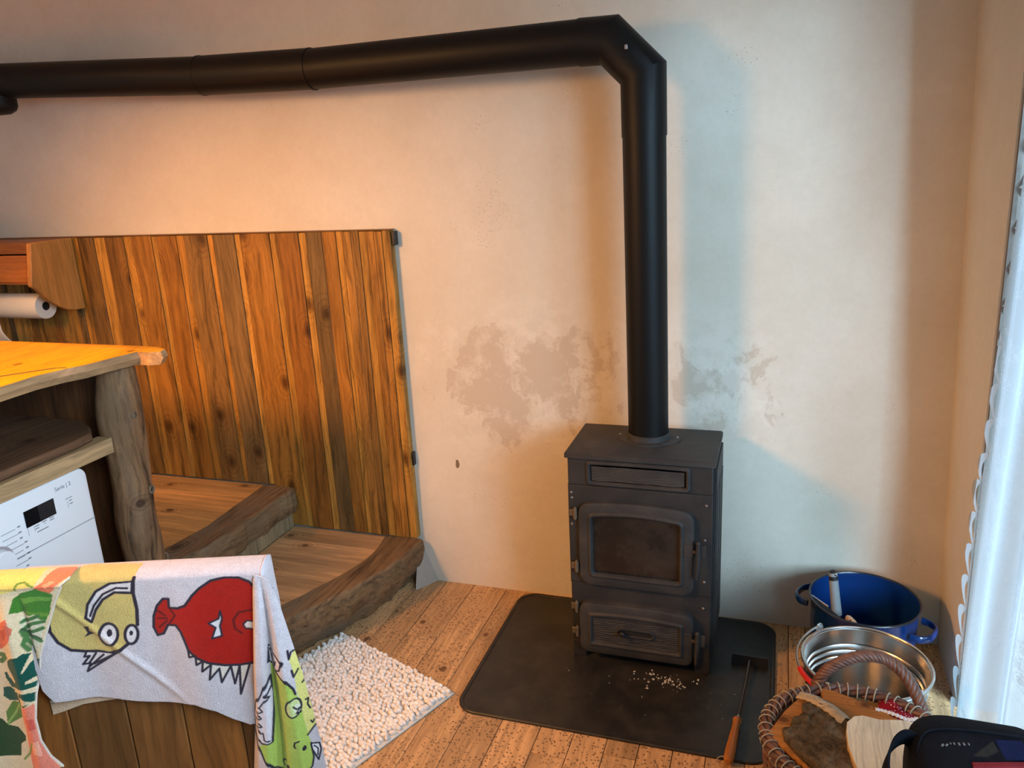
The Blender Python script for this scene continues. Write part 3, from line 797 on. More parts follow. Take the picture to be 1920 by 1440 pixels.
# ash and charcoal crumbs on the hearth
mb = MB(); r_ = random.Random(4)
for k in range(70):
    x = r_.gauss(-.30, .045); y = 2.085+r_.gauss(0, .022) + (x+.30)*.05; s_ = r_.uniform(.0008, .0035)
    mb.blob((x, y, H+s_*.5), (s_*r_.uniform(.7, 1.6), s_, s_*.6), Matrix.Rotation(r_.random()*3, 3, 'Z'), 5, 3)
for k in range(22):
    x = r_.uniform(-.7, -.05); y = r_.uniform(1.9, 2.1); s_ = r_.uniform(.0006, .0018); mb.blob((x, y, H+s_*.5), (s_, s_*1.4, s_*.6), None, 5, 3)
o = tag(obj('ash_crumbs', mb, M_ash, loc=(-.3, 2.085, H), smooth=False), 'pale ash crumbs scattered on the black hearth plate in front of the stove', 'ash'); o['kind'] = 'stuff'
mb = MB()
for (x, y, s_) in ((-.405, 1.945, .0075), (-.382, 1.940, .008), (-.425, 1.944, .004), (-.392, 1.952, .004), (-.335, 1.905, .006)):
    mb.blob((x, y, H+.001), (s_, s_*.8, .002), None, 8, 4)
o = tag(obj('charcoal_crumbs', mb, M_char, loc=(-.39, 1.945, H)), 'few black charcoal crumbs near the front of the hearth plate', 'charcoal'); o['kind'] = 'stuff'

# ------------------------------------------------------------------ ash rake
rk = thing('ash_rake', (-.06, 2.0, H), 'ash rake with a black blade and turned wooden handle lying on the hearth plate', 'ash rake')
mb = MB(); c = lin(190, 122, 62); mb.cur = (c[0], c[1], c[2], .5)
A = Vector((-.0805, 1.775, .022)); B = Vector((-.0660, 1.952, .021)); d = (B-A)
mb.tube([A+d*t for t in (0, .02, .08, .25, .5, .75, .88, .93, .96, 1.0)], [.006, .011, .0135, .0135, .012, .0105, .010, .0125, .0125, .008], 18)
hd = obj('handle', mb, M_turned, rk)
mb = MB(); mb.tube([B-d*.02, B+d*.05], .0065, 14); obj('ferrule', mb, M_zinc, rk)
mb = MB(); mb.tube([B, Vector((-.052, 2.13, .018)), Vector((-.046, 2.222, .024)), Vector((-.0445, 2.232, .016))], .0042, 10); obj('rod', mb, plain('dull_iron', (.09, .08, .07), .45, .7), rk)
mb = MB(); mb.loft([[(-.100, 2.222, H), (-.100, 2.230, H), (-.098, 2.236, .036), (-.098, 2.230, .036)], [(.010, 2.222, H), (.010, 2.230, H), (.008, 2.236, .036), (.008, 2.230, .036)]], True, True, True); obj('blade', mb, M_blackm, rk, bevel=.001)
mb = MB(); mb.tube(smooth_path([(-.083, 1.800, .016), (-.090, 1.806, .010), (-.098, 1.808, .008), (-.106, 1.803, .007), (-.110, 1.793, .007), (-.111, 1.785, .007)], 6), .0016, 6)
mb.tube([(-.0835, 1.790, .026), (-.0700, 1.793, .024)], .003, 8); obj('string_loop', mb, M_string, rk)

# ------------------------------------------------------------------ chenille rug
rg = thing('bath_rug', (-1.15, 1.8, 0), 'white chunky chenille rug lying on the floorboards in front of the steps', 'rug')
c0 = Vector((-.887, 1.873, 0)); c1 = Vector((-1.378, 2.070, 0))   # right corner, top corner
ux = (c1-c0).normalized(); Lx = (c1-c0).length
uy = Vector((-ux.y, ux.x, 0));
if uy.y > 0: uy = -uy
Ly = .52
mb = MB()
def rp3(u, v, z=0): p = c0+ux*u+uy*v; return (p.x, p.y, z)
P = [rp3(0, 0), rp3(Lx, 0), rp3(Lx, Ly), rp3(0, Ly)]
mb.loft([[(p[0], p[1], .0005) for p in P], [(p[0], p[1], .007) for p in P]], True, True, True)
obj('backing', mb, plain('cotton_backing', (.70, .68, .63), .95), rg, bevel=.002)
mb = MB(); r_ = random.Random(21)
v = .010; row = 0
while v < Ly-.004:
    u = .014 + (row % 2)*.007
    while u < Lx-.002:
        uu = u+r_.gauss(0, .0025); vv = v+r_.gauss(0, .0025)
        b = r_.uniform(.88, 1.06); mb.cur = (.96*b, .91*b, .86*b, r_.random())
        rt = Matrix.Rotation(math.atan2(ux.y, ux.x)+r_.gauss(0, .38), 3, 'Z') @ Matrix.Rotation(r_.gauss(0, .22), 3, 'Y')
        flat = u > Lx-.05
        mb.blob(rp3(uu, vv, .013 if not flat else .010), (r_.uniform(.0085, .0125), r_.uniform(.0050, .0068), r_.uniform(.0065, .0095)), rt, 8, 6)
        u += .0165
    v += .0125; row += 1
o = obj('pile', mb, M_tuft, rg, ang=0); o['kind'] = 'stuff'

# ------------------------------------------------------------------ plank bench with towels
O = Vector((-.848, 1.042, .872)); E = Vector((.945, .326, 0)).normalized(); N = Vector((E.y, -E.x, 0))
def bp(u, v, n): return O+E*u+N*n-Vector((0, 0, v))
bn = thing('wooden_bench', (O+E*-.4).to_tuple()[:2]+(0,), 'brown plank-backed wooden bench under two draped towels', 'bench')
mb = MB(); r_ = random.Random(6)
us = [-.90, -.79, -.70, -.61, -.5060, -.3960, -.2870, -.1835, -.0790, -.004]
for i in range(len(us)-1):
    c = lin(*[(122, 78, 38), (134, 84, 38), (112, 72, 34)][i % 3]); mb.cur = (c[0], c[1], c[2], r_.random())
    lo_, hi_ = us[i]+.0012, us[i+1]-.0012
    P = [bp(lo_, .848, -.022), bp(hi_, .848, -.022), bp(hi_, .848, 0), bp(lo_, .848, 0)]; Q = [bp(lo_, .012, -.022), bp(hi_, .012, -.022), bp(hi_, .012, 0), bp(lo_, .012, 0)]
    mb.loft([P, Q], True, True, True)
obj('back_boards', mb, M_bench, bn, bevel=.002, bseg=1)
def bbox(u0, u1, v0, v1, n0, n1, name, parent=bn, mat=M_bench):
    m_ = MB(); c = lin(140, 88, 42); m_.cur = (c[0], c[1], c[2], .3)
    m_.loft([[bp(u0, v0, n0), bp(u1, v0, n0), bp(u1, v0, n1), bp(u0, v0, n1)], [bp(u0, v1, n0), bp(u1, v1, n0), bp(u1, v1, n1), bp(u0, v1, n1)]], True, True, True)
    return obj(name, m_, mat, parent, bevel=.003)
bbox(-.90, -.002, .008, .05, -.048, -.023, 'top_rail')
bbox(-.90, -.16, .44, .47, -.30, -.023, 'seat')
for (u, n) in ((-.90, -.068), (-.055, -.068), (-.90, -.30), (-.21, -.30)):
    bbox(u, u+.045, .47 if n < -.2 else .05, .871, n, n+.045, 'leg')

PRINTS = {
 'fish': [('poly', (196, 172, 104), [[-349.3, -2.6], [-332.4, -39.7], [-310.1, -58.9], [-243.1, -55.1], [-211.7, -49.9], [-223.2, 22.0], [-223.9, 60.8], [-229.0, 85.6], [-245.2, 117.2], [-261.7, 129.0], [-285.8, 138.6], [-329.7, 134.2], [-354.0, 128.4], [-372.5, 109.8], [-381.8, 85.7], [-379.5, 62.6], [-369.6, 34.7], [-354.5, 7.5]],0), ('line', (44, 38, 50), [[-396.7, 74.1], [-387.9, 80.0], [-381.0, 89.4], [-372.5, 109.8], [-354.0, 128.4], [-329.7, 134.2], [-304.3, 134.9], [-285.8, 138.6], [-261.7, 129.0], [-245.2, 117.2]], 5.85), ('line', (44, 38, 50), [[-381.0, 89.4], [-380.1, 62.5], [-371.1, 34.7]], 3.9), ('line', (44, 38, 50), [[-218.5, -12.5], [-224.4, 22.0], [-223.3, 53.8], [-227.4, 83.9]], 6.24), ('poly', (214, 204, 204), [[-316.9, 66.2], [-308.6, 40.0], [-289.0, 14.8], [-261.3, 0.6], [-222.0, -1.6], [-226.8, 21.1], [-256.9, 18.3], [-279.6, 31.1], [-296.1, 51.4], [-307.8, 74.6]],0), ('line', (44, 38, 50), [[-316.9, 66.2], [-308.6, 40.0], [-289.0, 14.8], [-261.3, 0.6], [-222.0, -1.6], [-226.8, 21.1], [-256.9, 18.3], [-279.6, 31.1], [-296.1, 51.4], [-307.8, 74.6], [-316.9, 66.2]], 4.68), ('line', (44, 38, 50), [[-308.4, 63.1], [-297.5, 42.4], [-277.6, 20.7], [-252.2, 9.9], [-233.2, 11.7]], 3.9), ('poly', (214, 204, 204), [[-264.7, 100.8], [-266.8, 107.4], [-270.2, 113.3], [-274.7, 117.9], [-279.8, 120.7], [-285.1, 121.4], [-290.0, 120.1], [-293.9, 116.7], [-296.7, 111.8], [-297.8, 105.6], [-297.3, 98.9], [-295.3, 92.4], [-291.8, 86.5], [-287.3, 82.0], [-282.2, 79.3], [-277.0, 78.5], [-272.2, 79.8], [-268.2, 83.1], [-265.5, 88.1], [-264.3, 94.2], [-264.7, 100.8]],0), ('line', (44, 38, 50), [[-264.7, 100.8], [-266.8, 107.4], [-270.2, 113.3], [-274.7, 117.9], [-279.8, 120.7], [-285.1, 121.4], [-290.0, 120.1], [-293.9, 116.7], [-296.7, 111.8], [-297.8, 105.6], [-297.3, 98.9], [-295.3, 92.4], [-291.8, 86.5], [-287.3, 82.0], [-282.2, 79.3], [-277.0, 78.5], [-272.2, 79.8], [-268.2, 83.1], [-265.5, 88.1], [-264.3, 94.2], [-264.7, 100.8]], 5.2), ('poly', (44, 38, 50), [[-274.2, 97.4], [-274.9, 99.7], [-276.0, 101.7], [-277.4, 103.3], [-279.0, 104.3], [-280.6, 104.5], [-282.1, 104.1], [-283.3, 102.9], [-284.1, 101.2], [-284.4, 99.1], [-284.3, 96.8], [-283.6, 94.5], [-282.5, 92.5], [-281.0, 90.9], [-279.5, 89.9], [-277.8, 89.7], [-276.4, 90.1], [-275.2, 91.3], [-274.4, 93.0], [-274.0, 95.1], [-274.2, 97.4]],0), ('poly', (214, 204, 204), [[-229.6, 102.9], [-231.1, 108.6], [-233.7, 113.7], [-236.9, 117.7], [-240.6, 120.2], [-244.2, 120.9], [-247.6, 119.8], [-250.3, 116.9], [-252.0, 112.6], [-252.7, 107.3], [-252.2, 101.6], [-250.6, 95.8], [-248.0, 90.8], [-244.8, 86.8], [-241.1, 84.4], [-237.5, 83.7], [-234.2, 84.8], [-231.5, 87.6], [-229.8, 91.8], [-229.1, 97.1], [-229.6, 102.9]],0), ('line', (44, 38, 50), [[-229.6, 102.9], [-231.1, 108.6], [-233.7, 113.7], [-236.9, 117.7], [-240.6, 120.2], [-244.2, 120.9], [-247.6, 119.8], [-250.3, 116.9], [-252.0, 112.6], [-252.7, 107.3], [-252.2, 101.6], [-250.6, 95.8], [-248.0, 90.8], [-244.8, 86.8], [-241.1, 84.4], [-237.5, 83.7], [-234.2, 84.8], [-231.5, 87.6], [-229.8, 91.8], [-229.1, 97.1], [-229.6, 102.9]], 5.2), ('poly', (44, 38, 50), [[-237.5, 99.5], [-238.0, 101.1], [-238.7, 102.5], [-239.7, 103.6], [-240.8, 104.2], [-241.9, 104.4], [-242.9, 104.1], [-243.7, 103.3], [-244.3, 102.2], [-244.5, 100.7], [-244.4, 99.1], [-244.0, 97.5], [-243.2, 96.1], [-242.2, 95.1], [-241.2, 94.4], [-240.0, 94.2], [-239.0, 94.5], [-238.2, 95.3], [-237.6, 96.5], [-237.4, 97.9], [-237.5, 99.5]],0), ('poly', (44, 38, 50), [[-324.4, 83.7], [-312.8, 80.7], [-315.7, 92.1], [-305.8, 97.0], [-316.7, 100.7], [-328.8, 105.8], [-319.7, 96.6]],0), ('poly', (214, 204, 204), [[-333.2, 135.8], [-279.6, 139.7], [-294.5, 151.0], [-334.4, 174.6], [-328.4, 160.1], [-339.5, 159.4], [-328.7, 145.3]],0), ('line', (44, 38, 50), [[-330.0, 136.0], [-335.0, 144.9], [-325.1, 143.6], [-339.5, 159.4], [-326.4, 158.3], [-334.4, 174.6], [-309.0, 159.4], [-262.0, 130.8]], 3.9), ('line', (44, 38, 50), [[-329.4, 165.6], [-299.1, 141.5]], 3.9), ('line', (44, 38, 50), [[-320.4, 160.5], [-279.8, 140.8]], 3.9), ('line', (44, 38, 50), [[-328.6, 158.2], [-313.0, 138.8]], 3.9), ('poly', (206, 192, 180), [[-143.2, 135.9], [-143.3, 150.6], [-131.3, 147.6], [-132.0, 166.0], [-119.7, 159.3], [-123.5, 179.5], [-106.5, 167.5], [-112.7, 196.9], [-93.6, 177.5], [-93.0, 205.6], [-74.0, 175.7], [-71.3, 212.5], [-58.7, 176.6], [-64.3, 235.6], [-40.0, 174.0]],0), ('poly', (160, 24, 12), [[0.8, 27.8], [-11.1, 23.6], [-18.7, 11.0], [-36.1, 2.0], [-60.6, -0.1], [-86.3, 5.4], [-107.0, 18.2], [-121.6, 31.3], [-137.2, 49.9], [-150.5, 54.4], [-166.0, 53.5], [-164.6, 35.9], [-173.9, 35.4], [-187.2, 48.8], [-196.5, 69.6], [-200.2, 90.9], [-195.7, 107.4], [-184.1, 104.4], [-173.3, 87.0], [-159.2, 87.8], [-151.8, 100.9], [-146.9, 119.3], [-143.2, 135.9], [-131.3, 151.3], [-110.8, 163.6], [-83.2, 172.6], [-58.0, 175.9], [-38.3, 173.4], [-18.7, 170.8]],0), ('line', (44, 38, 50), [[-11.1, 23.6], [-18.7, 11.0], [-36.1, 2.0], [-60.6, -0.1], [-86.3, 5.4], [-107.0, 18.2], [-121.6, 31.3], [-137.2, 49.9], [-150.5, 54.4], [-166.0, 53.5], [-164.6, 35.9], [-173.9, 35.4], [-187.2, 48.8], [-196.5, 69.6], [-200.2, 90.9], [-195.7, 107.4], [-184.1, 104.4], [-173.3, 87.0], [-159.2, 87.8], [-151.8, 100.9], [-146.9, 119.3], [-143.2, 135.9], [-131.3, 151.3], [-110.8, 163.6], [-83.2, 172.6], [-58.0, 175.9], [-38.3, 173.4], [-18.7, 170.8]], 4.68), ('line', (44, 38, 50), [[-143.2, 135.9], [-143.3, 150.6], [-131.3, 147.6], [-132.0, 166.0], [-119.7, 159.3], [-123.5, 179.5], [-106.5, 167.5], [-112.7, 196.9], [-93.6, 177.5], [-93.0, 205.6], [-74.0, 175.7], [-71.3, 212.5], [-58.7, 176.6], [-64.3, 235.6], [-40.0, 174.0]], 3.9), ('line', (90, 16, 14), [[-187.4, 58.7], [-174.9, 69.0]], 3.25), ('line', (90, 16, 14), [[-189.9, 73.5], [-173.2, 73.8]], 3.25), ('line', (90, 16, 14), [[-189.8, 91.5], [-173.4, 78.8]], 3.25), ('line', (90, 16, 14), [[-166.0, 53.5], [-157.5, 68.2], [-171.4, 85.3]], 3.25), ('poly', (214, 204, 204), [[-77.6, 65.0], [-82.0, 79.7], [-100.5, 86.6], [-89.3, 96.5], [-98.1, 116.7], [-80.9, 114.0], [-81.7, 94.1], [-76.4, 80.1]],0), ('line', (44, 38, 50), [[-77.6, 65.0], [-82.0, 79.7], [-100.5, 86.6], [-89.3, 96.5], [-98.1, 116.7], [-80.9, 114.0], [-81.7, 94.1], [-76.4, 80.1], [-77.6, 65.0]], 3.38), ('line', (96, 20, 18), [[-4.2, 64.6], [-26.5, 66.9], [-45.9, 70.4], [-57.5, 84.7], [-57.0, 102.7], [-46.6, 112.4]], 3.9), ('poly', (222, 206, 204), [[-38.6, 89.4], [-7.6, 89.4], [-9.5, 103.7], [-37.8, 102.1], [-41.5, 96.4]],0), ('line', (44, 38, 50), [[-7.6, 89.4], [-34.2, 87.9], [-41.2, 94.6], [-38.0, 103.1], [-9.7, 104.8]], 3.12)],
 'drape': [('poly', (214, 204, 120), [[43.6, 143.7], [64.8, 144.9], [71.5, 215.5], [77.4, 251.6], [77.6, 294.0], [66.7, 299.5], [51.6, 317.0], [47.6, 286.1], [44.7, 246.7], [41.7, 219.6], [41.5, 190.1], [36.0, 157.7]],0), ('poly', (168, 190, 88), [[-3.6, 167.0], [15.4, 176.8], [28.2, 195.2], [38.2, 216.5], [42.7, 231.6], [45.4, 261.8], [50.1, 307.7], [54.6, 335.7], [56.5, 363.9], [51.6, 382.5], [39.3, 397.5], [49.0, 449.4], [-17.0, 445.4], [-23.5, 393.7], [-39.3, 336.3], [-20.0, 328.1], [-15.4, 313.0], [-5.6, 258.7], [-5.5, 228.7], [-5.8, 193.2]],0), ('poly', (214, 206, 214), [[-6.6, 193.1], [-5.5, 228.7], [-8.1, 258.6], [-12.1, 288.7], [-18.3, 331.3], [-33.3, 330.4], [-42.4, 311.4], [-40.7, 274.8], [-32.0, 245.1], [-18.6, 222.0]],0), ('line', (44, 38, 50), [[-6.6, 193.1], [-5.5, 228.7], [-8.1, 258.6], [-12.1, 288.7], [-18.3, 331.3], [-33.3, 330.4], [-42.4, 311.4], [-40.7, 274.8], [-32.0, 245.1], [-18.6, 222.0], [-6.6, 193.1]], 3.12), ('line', (44, 38, 50), [[-6.8, 213.8], [-15.8, 229.6], [-12.1, 234.3], [-27.4, 252.9], [-21.8, 260.8], [-33.6, 266.1], [-26.4, 275.6], [-36.9, 281.1], [-27.8, 293.8], [-36.4, 296.4], [-32.5, 308.9], [-27.1, 307.7], [-26.6, 323.1], [-21.7, 325.6]], 2.86), ('poly', (206, 198, 208), [[-1.9, 132.4], [17.9, 147.9], [26.4, 160.0], [22.0, 174.3], [14.0, 177.3], [-5.9, 165.4]],0), ('line', (44, 38, 50), [[-1.9, 132.4], [17.9, 147.9], [26.4, 160.0], [22.0, 174.3], [14.0, 177.3], [-5.9, 165.4], [-1.9, 132.4]], 3.12), ('line', (44, 38, 50), [[1.2, 141.2], [5.1, 158.8], [8.9, 148.9], [12.4, 170.8], [16.4, 159.4]], 3.12), ('line', (44, 38, 50), [[14.0, 177.3], [28.3, 194.6], [37.3, 213.4], [39.6, 225.5]], 3.38), ('poly', (196, 206, 140), [[46.3, 252.8], [45.0, 258.5], [42.8, 263.5], [39.8, 267.5], [36.3, 270.0], [32.7, 270.7], [29.4, 269.6], [26.6, 266.7], [24.6, 262.5], [23.7, 257.2], [23.8, 251.4], [25.1, 245.8], [27.4, 240.7], [30.3, 236.8], [33.8, 234.4], [37.3, 233.7], [40.7, 234.8], [43.5, 237.6], [45.4, 241.8], [46.4, 247.0], [46.3, 252.8]],0), ('line', (44, 38, 50), [[46.3, 252.8], [45.0, 258.5], [42.8, 263.5], [39.8, 267.5], [36.3, 270.0], [32.7, 270.7], [29.4, 269.6], [26.6, 266.7], [24.6, 262.5], [23.7, 257.2], [23.8, 251.4], [25.1, 245.8], [27.4, 240.7], [30.3, 236.8], [33.8, 234.4], [37.3, 233.7], [40.7, 234.8], [43.5, 237.6], [45.4, 241.8], [46.4, 247.0], [46.3, 252.8]], 3.12), ('poly', (220, 220, 200), [[44.9, 255.1], [44.3, 258.0], [43.3, 260.7], [41.9, 262.7], [40.3, 264.0], [38.7, 264.4], [37.1, 263.8], [35.9, 262.4], [35.0, 260.2], [34.6, 257.5], [34.7, 254.5], [35.4, 251.6], [36.4, 248.9], [37.8, 246.9], [39.4, 245.6], [41.0, 245.3], [42.5, 245.8], [43.8, 247.3], [44.7, 249.4], [45.1, 252.1], [44.9, 255.1]],0), ('line', (44, 38, 50), [[34.1, 249.0], [38.8, 256.8], [45.1, 254.2], [37.4, 264.3], [45.0, 264.8]], 2.6), ('poly', (44, 38, 50), [[45.7, 342.0], [45.4, 343.7], [44.7, 345.2], [43.7, 346.4], [42.6, 347.2], [41.4, 347.4], [40.4, 347.0], [39.4, 346.2], [38.8, 344.9], [38.5, 343.3], [38.5, 341.6], [38.9, 339.9], [39.6, 338.4], [40.5, 337.2], [41.6, 336.5], [42.8, 336.3], [43.9, 336.6], [44.8, 337.4], [45.4, 338.7], [45.8, 340.3], [45.7, 342.0]],0), ('poly', (44, 38, 50), [[14.5, 383.4], [14.1, 385.0], [13.4, 386.5], [12.4, 387.6], [11.3, 388.3], [10.1, 388.5], [9.0, 388.2], [8.1, 387.3], [7.5, 386.1], [7.1, 384.6], [7.2, 382.9], [7.5, 381.3], [8.2, 379.8], [9.2, 378.7], [10.3, 378.0], [11.5, 377.8], [12.6, 378.2], [13.5, 379.0], [14.2, 380.2], [14.5, 381.7], [14.5, 383.4]],0), ('line', (44, 38, 50), [[35.2, 323.7], [29.8, 325.6], [27.4, 334.1], [29.6, 337.3]], 3.12), ('line', (44, 38, 50), [[8.2, 368.8], [2.6, 371.6], [0.5, 377.8], [3.8, 382.1]], 3.12), ('line', (44, 38, 50), [[-44.6, 314.3], [-39.7, 339.4], [-32.7, 364.8], [-22.8, 389.0], [0.1, 395.2], [9.3, 405.3]], 3.9), ('line', (44, 38, 50), [[36.3, 400.5], [51.3, 385.6], [56.1, 367.0], [54.6, 335.7]], 3.38), ('poly', (220, 214, 216), [[53.9, 337.2], [69.8, 339.1], [71.4, 352.3], [64.4, 374.4], [55.3, 351.3]],0), ('line', (44, 38, 50), [[53.9, 337.2], [69.8, 339.1], [71.4, 352.3], [64.4, 374.4], [55.3, 351.3], [53.9, 337.2]], 3.12), ('line', (44, 38, 50), [[59.0, 342.8], [65.9, 350.4], [63.7, 364.3]], 2.6), ('line', (44, 38, 50), [[34.7, 140.3], [35.7, 156.2], [39.1, 144.8], [44.8, 143.7]], 3.12), ('line', (44, 38, 50), [[38.0, 178.2], [40.1, 191.5], [47.8, 180.2]], 3.12), ('line', (44, 38, 50), [[52.0, 208.4], [56.3, 204.2]], 3.12), ('line', (44, 38, 50), [[54.0, 244.2], [59.2, 243.0], [56.5, 254.9], [60.5, 264.2]], 3.12), ('line', (44, 38, 50), [[58.8, 289.8], [61.6, 294.6], [65.3, 288.7]], 3.12), ('line', (44, 38, 50), [[50.3, 316.9], [66.7, 299.5]], 3.12)],
 'fish_hem': [[-421.1, 158.3], [-416.1, 203.5], [-399.0, 228.4], [-328.9, 229.1], [-224.1, 243.3], [-146.8, 249.0], [-109.9, 263.9], [-83.5, 285.1], [-56.3, 301.9], [-26.2, 297.8]],
 'drape_left': [[-4.1, -18.2], [-9.0, 16.8], [-16.8, 79.7], [-30.9, 188.1], [-43.0, 289.7], [-62.2, 406.9], [-91.2, 592.9]],
 'drape_right': [[14.8, -19.3], [17.1, -8.9], [22.0, 16.2], [30.2, 53.4], [43.1, 129.1], [56.4, 207.1], [66.2, 287.2], [73.4, 351.9], [76.5, 411.8], [81.1, 599.5]],
 'leaf_hem': [[-325.9, -22.3], [-336.3, -7.5], [-356.0, 24.7], [-379.8, 76.3], [-398.2, 118.3], [-413.0, 161.3], [-424.3, 205.2], [-433.2, 255.8], [-433.2, 302.1], [-426.0, 337.7], [-414.7, 374.1], [-403.2, 411.0]],
 'leaf': [('poly', (226, 196, 104), [[-477.5, -70.5], [-494.5, 1.6], [-446.5, 5.7], [-418.2, -0.9], [-385.6, -4.5], [-377.2, -32.6], [-377.5, -64.8]],0), ('poly', (112, 140, 60), [[-423.3, 0.1], [-415.8, -17.2], [-401.7, -20.4], [-384.4, -4.5], [-390.1, -0.7], [-402.9, -15.1], [-411.9, -12.9], [-418.5, 0.4]],0), ('poly', (234, 120, 84), [[-386.2, -1.8], [-372.2, -16.0], [-359.6, -58.5], [-307.0, -55.5], [-324.4, -29.6], [-336.8, -16.7], [-346.2, -6.4], [-361.4, 7.8], [-373.9, 9.0]],0), ('poly', (246, 160, 116), [[-372.7, -7.9], [-356.0, -17.8], [-349.3, -14.7], [-367.2, 0.6]],0), ('poly', (66, 118, 42), [[-429.3, 16.3], [-412.1, 4.9], [-386.4, -1.0], [-359.5, 10.7], [-363.3, 22.8], [-371.5, 44.6], [-380.5, 61.4], [-399.0, 57.5], [-417.9, 42.5], [-437.3, 40.8]],0), ('poly', (104, 150, 62), [[-416.9, 15.6], [-387.0, 13.2], [-363.4, 17.3], [-366.0, 24.1], [-388.9, 21.9], [-414.5, 26.8]],0), ('poly', (98, 138, 50), [[-417.2, 39.2], [-396.2, 44.5], [-374.6, 47.2], [-377.2, 54.0], [-398.0, 52.8]],0), ('poly', (206, 196, 168), [[-423.1, 52.8], [-398.2, 48.1], [-386.0, 66.1], [-399.8, 107.8], [-413.0, 122.8], [-420.1, 103.8], [-425.7, 77.9]],0), ('line', (72, 108, 60), [[-425.7, 77.9], [-405.5, 65.0], [-385.4, 63.4]], 6.5), ('line', (72, 108, 60), [[-424.5, 83.6], [-401.2, 79.3], [-389.3, 75.8]], 6.5), ('line', (72, 108, 60), [[-423.9, 86.5], [-406.6, 93.2], [-397.1, 100.9]], 6.5), ('line', (72, 108, 60), [[-422.0, 61.2], [-408.6, 56.4], [-392.8, 51.7]], 6.5), ('line', (72, 108, 60), [[-423.9, 86.5], [-418.9, 103.9], [-412.7, 121.4]], 6.5), ('line', (72, 108, 60), [[-422.6, 92.3], [-427.5, 103.4], [-422.0, 118.0]], 6.5), ('line', (50, 70, 50), [[-424.8, 73.7], [-417.1, 84.1], [-403.6, 90.5], [-396.2, 96.6]], 3.12), ('line', (86, 110, 60), [[-511.0, 124.3], [-468.3, 123.9]], 9.1), ('line', (86, 110, 60), [[-476.5, 137.9], [-467.1, 129.7]], 9.1), ('poly', (22, 74, 62), [[-463.5, 135.7], [-451.3, 126.3], [-440.6, 125.5], [-454.5, 191.8], [-468.4, 191.6], [-476.8, 172.8], [-476.2, 161.1], [-471.4, 160.0], [-468.7, 170.4], [-458.5, 181.2], [-455.9, 175.5], [-464.7, 154.5], [-466.0, 147.2]],0), ('poly', (22, 74, 62), [[-440.6, 125.5], [-430.1, 121.0], [-420.9, 124.4], [-439.4, 157.5], [-436.3, 158.2], [-423.2, 141.0], [-402.8, 133.5], [-411.3, 173.7], [-426.3, 172.8], [-437.2, 176.6], [-436.8, 180.5], [-412.9, 181.0], [-415.2, 191.7], [-455.1, 191.2]],0), ('poly', (22, 74, 62), [[-486.4, 192.9], [-473.3, 190.7], [-463.0, 195.7], [-465.2, 200.0], [-474.9, 198.0], [-457.5, 202.0], [-461.0, 218.1], [-479.9, 220.6], [-490.7, 211.9]],0), ('poly', (22, 74, 62), [[-454.3, 199.2], [-417.2, 201.4], [-420.9, 219.0], [-436.0, 218.1], [-452.1, 209.7], [-456.1, 211.0], [-455.9, 227.4], [-439.2, 220.9], [-451.5, 230.6], [-462.7, 225.5]],0), ('poly', (84, 120, 50), [[-494.6, 246.1], [-475.1, 221.8], [-455.9, 221.4], [-461.8, 254.1], [-476.4, 262.3], [-497.2, 274.8]],0), ('line', (132, 160, 84), [[-496.2, 270.3], [-475.7, 247.2], [-460.6, 225.6]], 3.9), ('poly', (34, 64, 28), [[-553.6, 251.7], [-504.3, 260.7], [-496.9, 273.3], [-477.2, 277.5], [-466.1, 295.0], [-467.9, 305.7], [-480.1, 314.2], [-486.2, 341.8], [-574.4, 339.6]],0), ('poly', (206, 104, 78), [[-508.1, 59.1], [-458.3, 57.7], [-442.8, 48.8], [-441.0, 62.9], [-436.1, 68.9], [-444.7, 91.0], [-458.9, 104.4], [-470.7, 112.3], [-520.7, 112.2]],0), ('poly', (176, 74, 60), [[-462.4, 75.8], [-447.7, 65.4], [-449.0, 82.2], [-462.0, 95.7]],0), ('poly', (222, 126, 104), [[-456.9, 231.8], [-432.0, 222.8], [-431.4, 249.9], [-433.3, 277.1], [-428.8, 323.5], [-417.2, 387.0], [-469.1, 383.8], [-464.8, 321.3], [-460.7, 284.6], [-461.1, 260.2]],0), ('poly', (204, 88, 74), [[-454.2, 254.6], [-438.3, 252.5], [-437.7, 273.8], [-451.8, 279.0]],0), ('poly', (240, 166, 140), [[-454.4, 303.4], [-438.4, 301.3], [-437.2, 332.3], [-455.2, 331.2]],0), ('line', (120, 140, 70), [[-481.1, 348.4], [-466.2, 333.7], [-452.5, 306.6]], 3.9)],
 'sliver': [('line', (80, 104, 56), [[-431.3, 243.9], [-417.8, 228.2]], 7.8), ('line', (80, 104, 56), [[-423.3, 241.9], [-410.0, 227.4]], 7.8), ('line', (80, 104, 56), [[-415.2, 240.0], [-402.2, 226.7]], 7.8), ('line', (80, 104, 56), [[-407.1, 238.1], [-394.3, 226.0]], 7.8), ('line', (80, 104, 56), [[-399.0, 236.2], [-386.5, 225.2]], 7.8), ('line', (80, 104, 56), [[-390.9, 234.2], [-378.7, 224.5]], 7.8), ('poly', (40, 66, 40), [[-421.4, 187.8], [-415.6, 194.1], [-409.9, 215.2], [-421.2, 232.4], [-430.8, 231.9]],0), ('poly', (206, 120, 100), [[-383.5, 222.7], [-341.7, 217.7], [-319.3, 220.6], [-354.1, 228.9]],0), ('line', (206, 192, 180), [[-433.1, 242.3], [-391.3, 235.7], [-343.4, 226.6], [-319.9, 223.5]], 5.2)],
}

